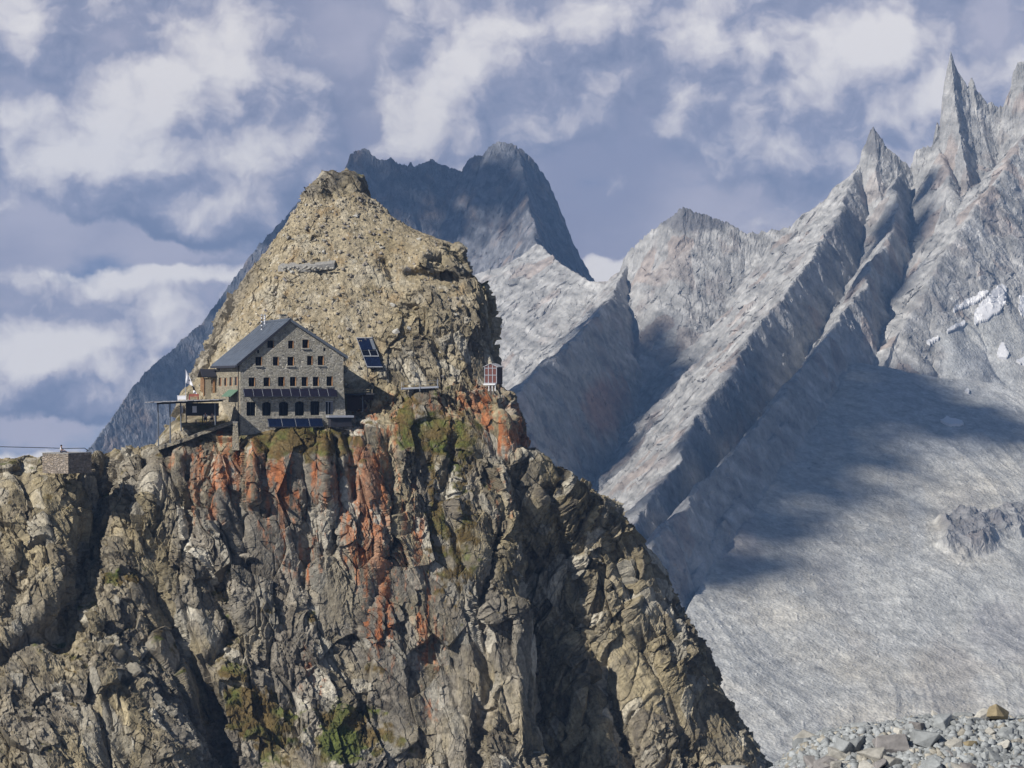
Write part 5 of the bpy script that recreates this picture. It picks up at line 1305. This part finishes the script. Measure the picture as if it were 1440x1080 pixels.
# ------------------------------------------------------------------ air
hz = MB().box(-1720, 1720, -310, 3340, -520, 345).build('haze', None)
m = bpy.data.materials.new('haze_air'); m.use_nodes = True; nt = m.node_tree; nt.nodes.clear()
o = nt.nodes.new('ShaderNodeOutputMaterial'); v = nt.nodes.new('ShaderNodeVolumePrincipled')
v.inputs['Density'].default_value = 0.00013; v.inputs['Color'].default_value = (0.3, 0.54, 1.0, 1); v.inputs['Anisotropy'].default_value = 0.0
nt.links.new(v.outputs[0], o.inputs['Volume']); hz.data.materials.clear(); hz.data.materials.append(m)
tag(hz, kind='stuff')

# ------------------------------------------------------------------ sun, sky, clouds in the sky
sun = bpy.data.lights.new('sun', 'SUN'); sun.energy = 5.0; sun.angle = math.radians(0.53); sun.color = (1.0, 0.955, 0.885)
so = bpy.data.objects.new('sun', sun); COL.objects.link(so); so.rotation_euler = (-SUN).to_track_quat('-Z', 'Y').to_euler()
W = bpy.data.worlds.new('World'); S.world = W; W.use_nodes = True
W.cycles.sampling_method = 'MANUAL'; W.cycles.sample_map_resolution = 512
nt = W.node_tree; N = nt.nodes; L = nt.links
bg = N['Background']
class X_:
    """tiny arithmetic on node sockets"""
    def __init__(s, k): s.k = k
def val(a): return a.k if isinstance(a, X_) else a
def mth(op, a, b=0.0, c=None, clamp=False):
    n = N.new('ShaderNodeMath'); n.operation = op; n.use_clamp = clamp
    for i, q in enumerate((a, b) if c is None else (a, b, c)):
        q = val(q)
        if isinstance(q, (int, float)): n.inputs[i].default_value = q
        else: L.new(q, n.inputs[i])
    return X_(n.outputs[0])
def add(a, b): return mth('ADD', a, b)
def sub(a, b): return mth('SUBTRACT', a, b)
def mul(a, b): return mth('MULTIPLY', a, b)
def smooth(a, lo, hi, o0=0.0, o1=1.0):
    n = N.new('ShaderNodeMapRange'); n.interpolation_type = 'SMOOTHSTEP'
    L.new(val(a), n.inputs[0]); n.inputs[1].default_value = lo; n.inputs[2].default_value = hi; n.inputs[3].default_value = o0; n.inputs[4].default_value = o1
    return X_(n.outputs[0])
def vec(x, y, z=0.0):
    n = N.new('ShaderNodeCombineXYZ')
    for i, q in enumerate((x, y, z)):
        q = val(q)
        if isinstance(q, (int, float)): n.inputs[i].default_value = q
        else: L.new(q, n.inputs[i])
    return n.outputs[0]
def noise2(x, y, z, sc, det, rough=0.55, lac=2.0):
    n = N.new('ShaderNodeTexNoise'); n.inputs['Scale'].default_value = sc; n.inputs['Detail'].default_value = det; n.inputs['Roughness'].default_value = rough; n.inputs['Lacunarity'].default_value = lac
    L.new(vec(x, y, z), n.inputs['Vector']); return X_(n.outputs['Fac'])
def billow(x, y, z, sc, det, rough=0.5):
    n = N.new('ShaderNodeTexVoronoi'); n.feature = 'SMOOTH_F1'; n.inputs['Scale'].default_value = sc; n.inputs['Detail'].default_value = det; n.inputs['Roughness'].default_value = rough; n.inputs['Smoothness'].default_value = 0.5
    n.normalize = True
    L.new(vec(x, y, z), n.inputs['Vector']); return X_(n.outputs['Distance'])
def mixrgb(f, a, b):
    n = N.new('ShaderNodeMix'); n.data_type = 'RGBA'
    L.new(val(f), n.inputs[0])
    for i, q in ((6, a), (7, b)):
        if isinstance(q, tuple): n.inputs[i].default_value = q + (1,)
        else: L.new(q, n.inputs[i])
    return n.outputs[2]
tc = N.new('ShaderNodeTexCoord'); sx = N.new('ShaderNodeSeparateXYZ'); L.new(tc.outputs['Generated'], sx.inputs[0])
dx, dy, dz = (X_(sx.outputs[i]) for i in range(3))
# compass bearing and height above the horizon, in degrees
hyp = mth('SQRT', add(mul(dx, dx), mul(dy, dy)))
AZ = mul(mth('ARCTAN2', dx, dy), 57.2958); EL = mul(mth('ARCTAN2', dz, hyp), 57.2958)
sky = N.new('ShaderNodeTexSky'); sky.sky_type = 'NISHITA'; sky.sun_disc = False
sky.sun_elevation = math.asin(SUN.z); sky.sun_rotation = math.atan2(SUN.x, SUN.y); sky.altitude = 3000; sky.air_density = 1.0; sky.dust_density = 0.6
def deg(px, py): return math.degrees(math.atan((px - 720) / F)), math.degrees(math.atan((540 - py) / F))
PD = 1 / 56.7                             # degrees per photo pixel
def blobs(p, lst):
    tot = None
    for qx, qy, rx, ry, st_ in lst:
        ca, ce = deg(qx, qy); kx_, ky_ = 1 / (2.1 * rx * PD), 1 / (2.1 * ry * PD)
        n = N.new('ShaderNodeVectorMath'); n.operation = 'MULTIPLY_ADD'; L.new(p, n.inputs[0]); n.inputs[1].default_value = (kx_, ky_, 0); n.inputs[2].default_value = (-ca * kx_, -ce * ky_, 0)
        g = N.new('ShaderNodeTexGradient'); g.gradient_type = 'QUADRATIC_SPHERE'; L.new(n.outputs[0], g.inputs[0])
        tot = mul(X_(g.outputs['Fac']), st_ * 1.5) if tot is None else mth('MULTIPLY_ADD', X_(g.outputs['Fac']), st_ * 1.5, tot)
    return tot
CUM = [(310, 90, 80, 85, .6), (215, 165, 70, 70, .45), (80, 225, 120, 65, .6), (40, 45, 120, 60, .4), (310, 230, 110, 70, .35), (665, 105, 60, 50, .5), (600, 165, 80, 55, .45), (760, 130, 90, 60, .3), (1250, 75, 75, 80, .55), (1320, 130, 90, 70, .45), (1120, 50, 110, 60, .2),
       (60, 505, 80, 50, .75), (165, 525, 55, 40, .7), (225, 400, 70, 36, .4), (255, 480, 36, 36, .6), (850, 374, 46, 22, .9), (1105, 245, 30, 40, .35), (960, 170, 24, 34, .3), (620, 215, 60, 40, .4), (445, 190, 35, 22, .4), (230, 325, 60, 24, .35), (330, 325, 100, 20, .3), (870, 45, 220, 50, .42),
       (830, 340, 140, 34, -.9), (150, 348, 200, 26, -1.0), (60, 305, 90, 30, -.4), (470, 60, 50, 70, -.35), (520, 190, 34, 24, -.5), (1060, 150, 100, 40, -.2), (655, 150, 20, 24, -.2), (30, 610, 190, 34, -.9), (290, 430, 26, 30, -.35), (1400, 40, 40, 50, -.4), (950, 265, 150, 60, -.35), (160, 60, 60, 40, -.3), (560, 30, 60, 40, -.2), (60, 130, 60, 30, -.3), (1180, 340, 80, 30, -.4)]
def noise2d(x, y, sc, det, rough=0.55):
    n = N.new('ShaderNodeTexNoise'); n.noise_dimensions = '2D'; n.inputs['Scale'].default_value = sc; n.inputs['Detail'].default_value = det; n.inputs['Roughness'].default_value = rough
    L.new(vec(x, y, 0), n.inputs['Vector']); return X_(n.outputs['Fac'])
def billow2d(x, y, sc, det, rough=0.5):
    n = N.new('ShaderNodeTexVoronoi'); n.voronoi_dimensions = '2D'; n.feature = 'F1'; n.inputs['Scale'].default_value = sc; n.inputs['Detail'].default_value = det; n.inputs['Roughness'].default_value = rough
    n.normalize = True
    L.new(vec(x, y, 0), n.inputs['Vector']); return X_(n.outputs['Distance'])
WA = add(AZ, mul(sub(noise2d(AZ, EL, 0.7, 5), .5), 0.9)); WE = add(EL, mul(sub(noise2d(add(AZ, 40), EL, 0.7, 5), .5), 0.9))
def field(a, e, det=6):
    b = billow2d(a, mul(e, 1.15), 0.55, 4.0, .55)
    n = noise2d(a, mul(e, 1.3), 0.22, det, .5)
    return add(mul(sub(.36, b), 1.25), mul(sub(n, .5), 1.35))
CUM.sort(key=lambda q: -q[2] * q[3] * abs(q[4]))
MAIN, MINOR = CUM[:14], CUM[14:]
a1, e1 = add(WA, -0.5), add(WE, 0.6)
d1 = add(field(a1, e1, 4), blobs(vec(a1, e1, 0), MAIN))
dm = add(field(WA, WE), blobs(vec(WA, WE, 0), MAIN))
d0 = add(dm, blobs(vec(WA, WE, 0), MINOR))
big0 = noise2d(AZ, mul(EL, 1.5), 0.14, 5, .5)
cover = smooth(d0, -0.38, 0.02)
relief = sub(dm, d1)
lit = smooth(add(mul(relief, 1.1), mul(d0, 0.6)), -0.70, 0.90)
veil = smooth(add(noise2d(add(AZ, 7), mul(EL, 1.9), 0.25, 6, .52), mul(EL, .045)), .34, .60)
gray_ = mixrgb(smooth(big0, .35, .65), (0.31, 0.335, 0.47), (0.48, 0.48, 0.59))
cloudc = N.new('ShaderNodeValToRGB'); L.new(val(lit), cloudc.inputs[0])
E = cloudc.color_ramp.elements
E[0].position = 0.0; E[0].color = (0.205, 0.25, 0.385, 1); E[1].position = 1.0; E[1].color = (0.86, 0.83, 0.83, 1)
k = E.new(.38); k.color = (0.34, 0.365, 0.495, 1); k = E.new(.68); k.color = (0.58, 0.57, 0.645, 1)
scaled = N.new('ShaderNodeMix'); scaled.data_type = 'RGBA'; scaled.blend_type = 'MULTIPLY'; scaled.inputs[0].default_value = 1.0
L.new(sky.outputs[0], scaled.inputs[6]); scaled.inputs[7].default_value = (0.05,) * 3 + (1,)
blue = mixrgb(smooth(EL, -2.5, 4.0), (0.27, 0.36, 0.52), (0.145, 0.22, 0.405))
skyb = mixrgb(smooth(EL, 9.6, 14.0), blue, scaled.outputs[2])
skyv = mixrgb(mul(veil, smooth(EL, 14.5, 9.6)), skyb, gray_)
final = mixrgb(mul(cover, smooth(EL, 14.5, 9.8)), skyv, cloudc.outputs[0])
low_ = mixrgb(smooth(EL, -4.5, -2.2), (0.06, 0.07, 0.09), final)
L.new(low_, bg.inputs['Color']); bg.inputs['Strength'].default_value = 1.0

# ------------------------------------------------------------------ camera and output
cam = bpy.data.cameras.new('camera'); co = bpy.data.objects.new('camera', cam); COL.objects.link(co)
cam.sensor_width = 36; cam.lens = 36 * F / 1440; cam.clip_start = 1; cam.clip_end = 9000
co.location = (0, 0, 0); co.rotation_euler = (math.radians(90), 0, 0)
S.camera = co
S.view_settings.view_transform = 'Standard'; S.view_settings.look = 'None'; S.view_settings.exposure = 0; S.view_settings.gamma = 1
S.cycles.use_denoising = True; S.cycles.use_adaptive_sampling = True; S.cycles.adaptive_threshold = 0.025
S.cycles.max_bounces = 4; S.cycles.diffuse_bounces = 1; S.cycles.glossy_bounces = 2; S.cycles.volume_bounces = 0; S.cycles.transmission_bounces = 1
lap('all')
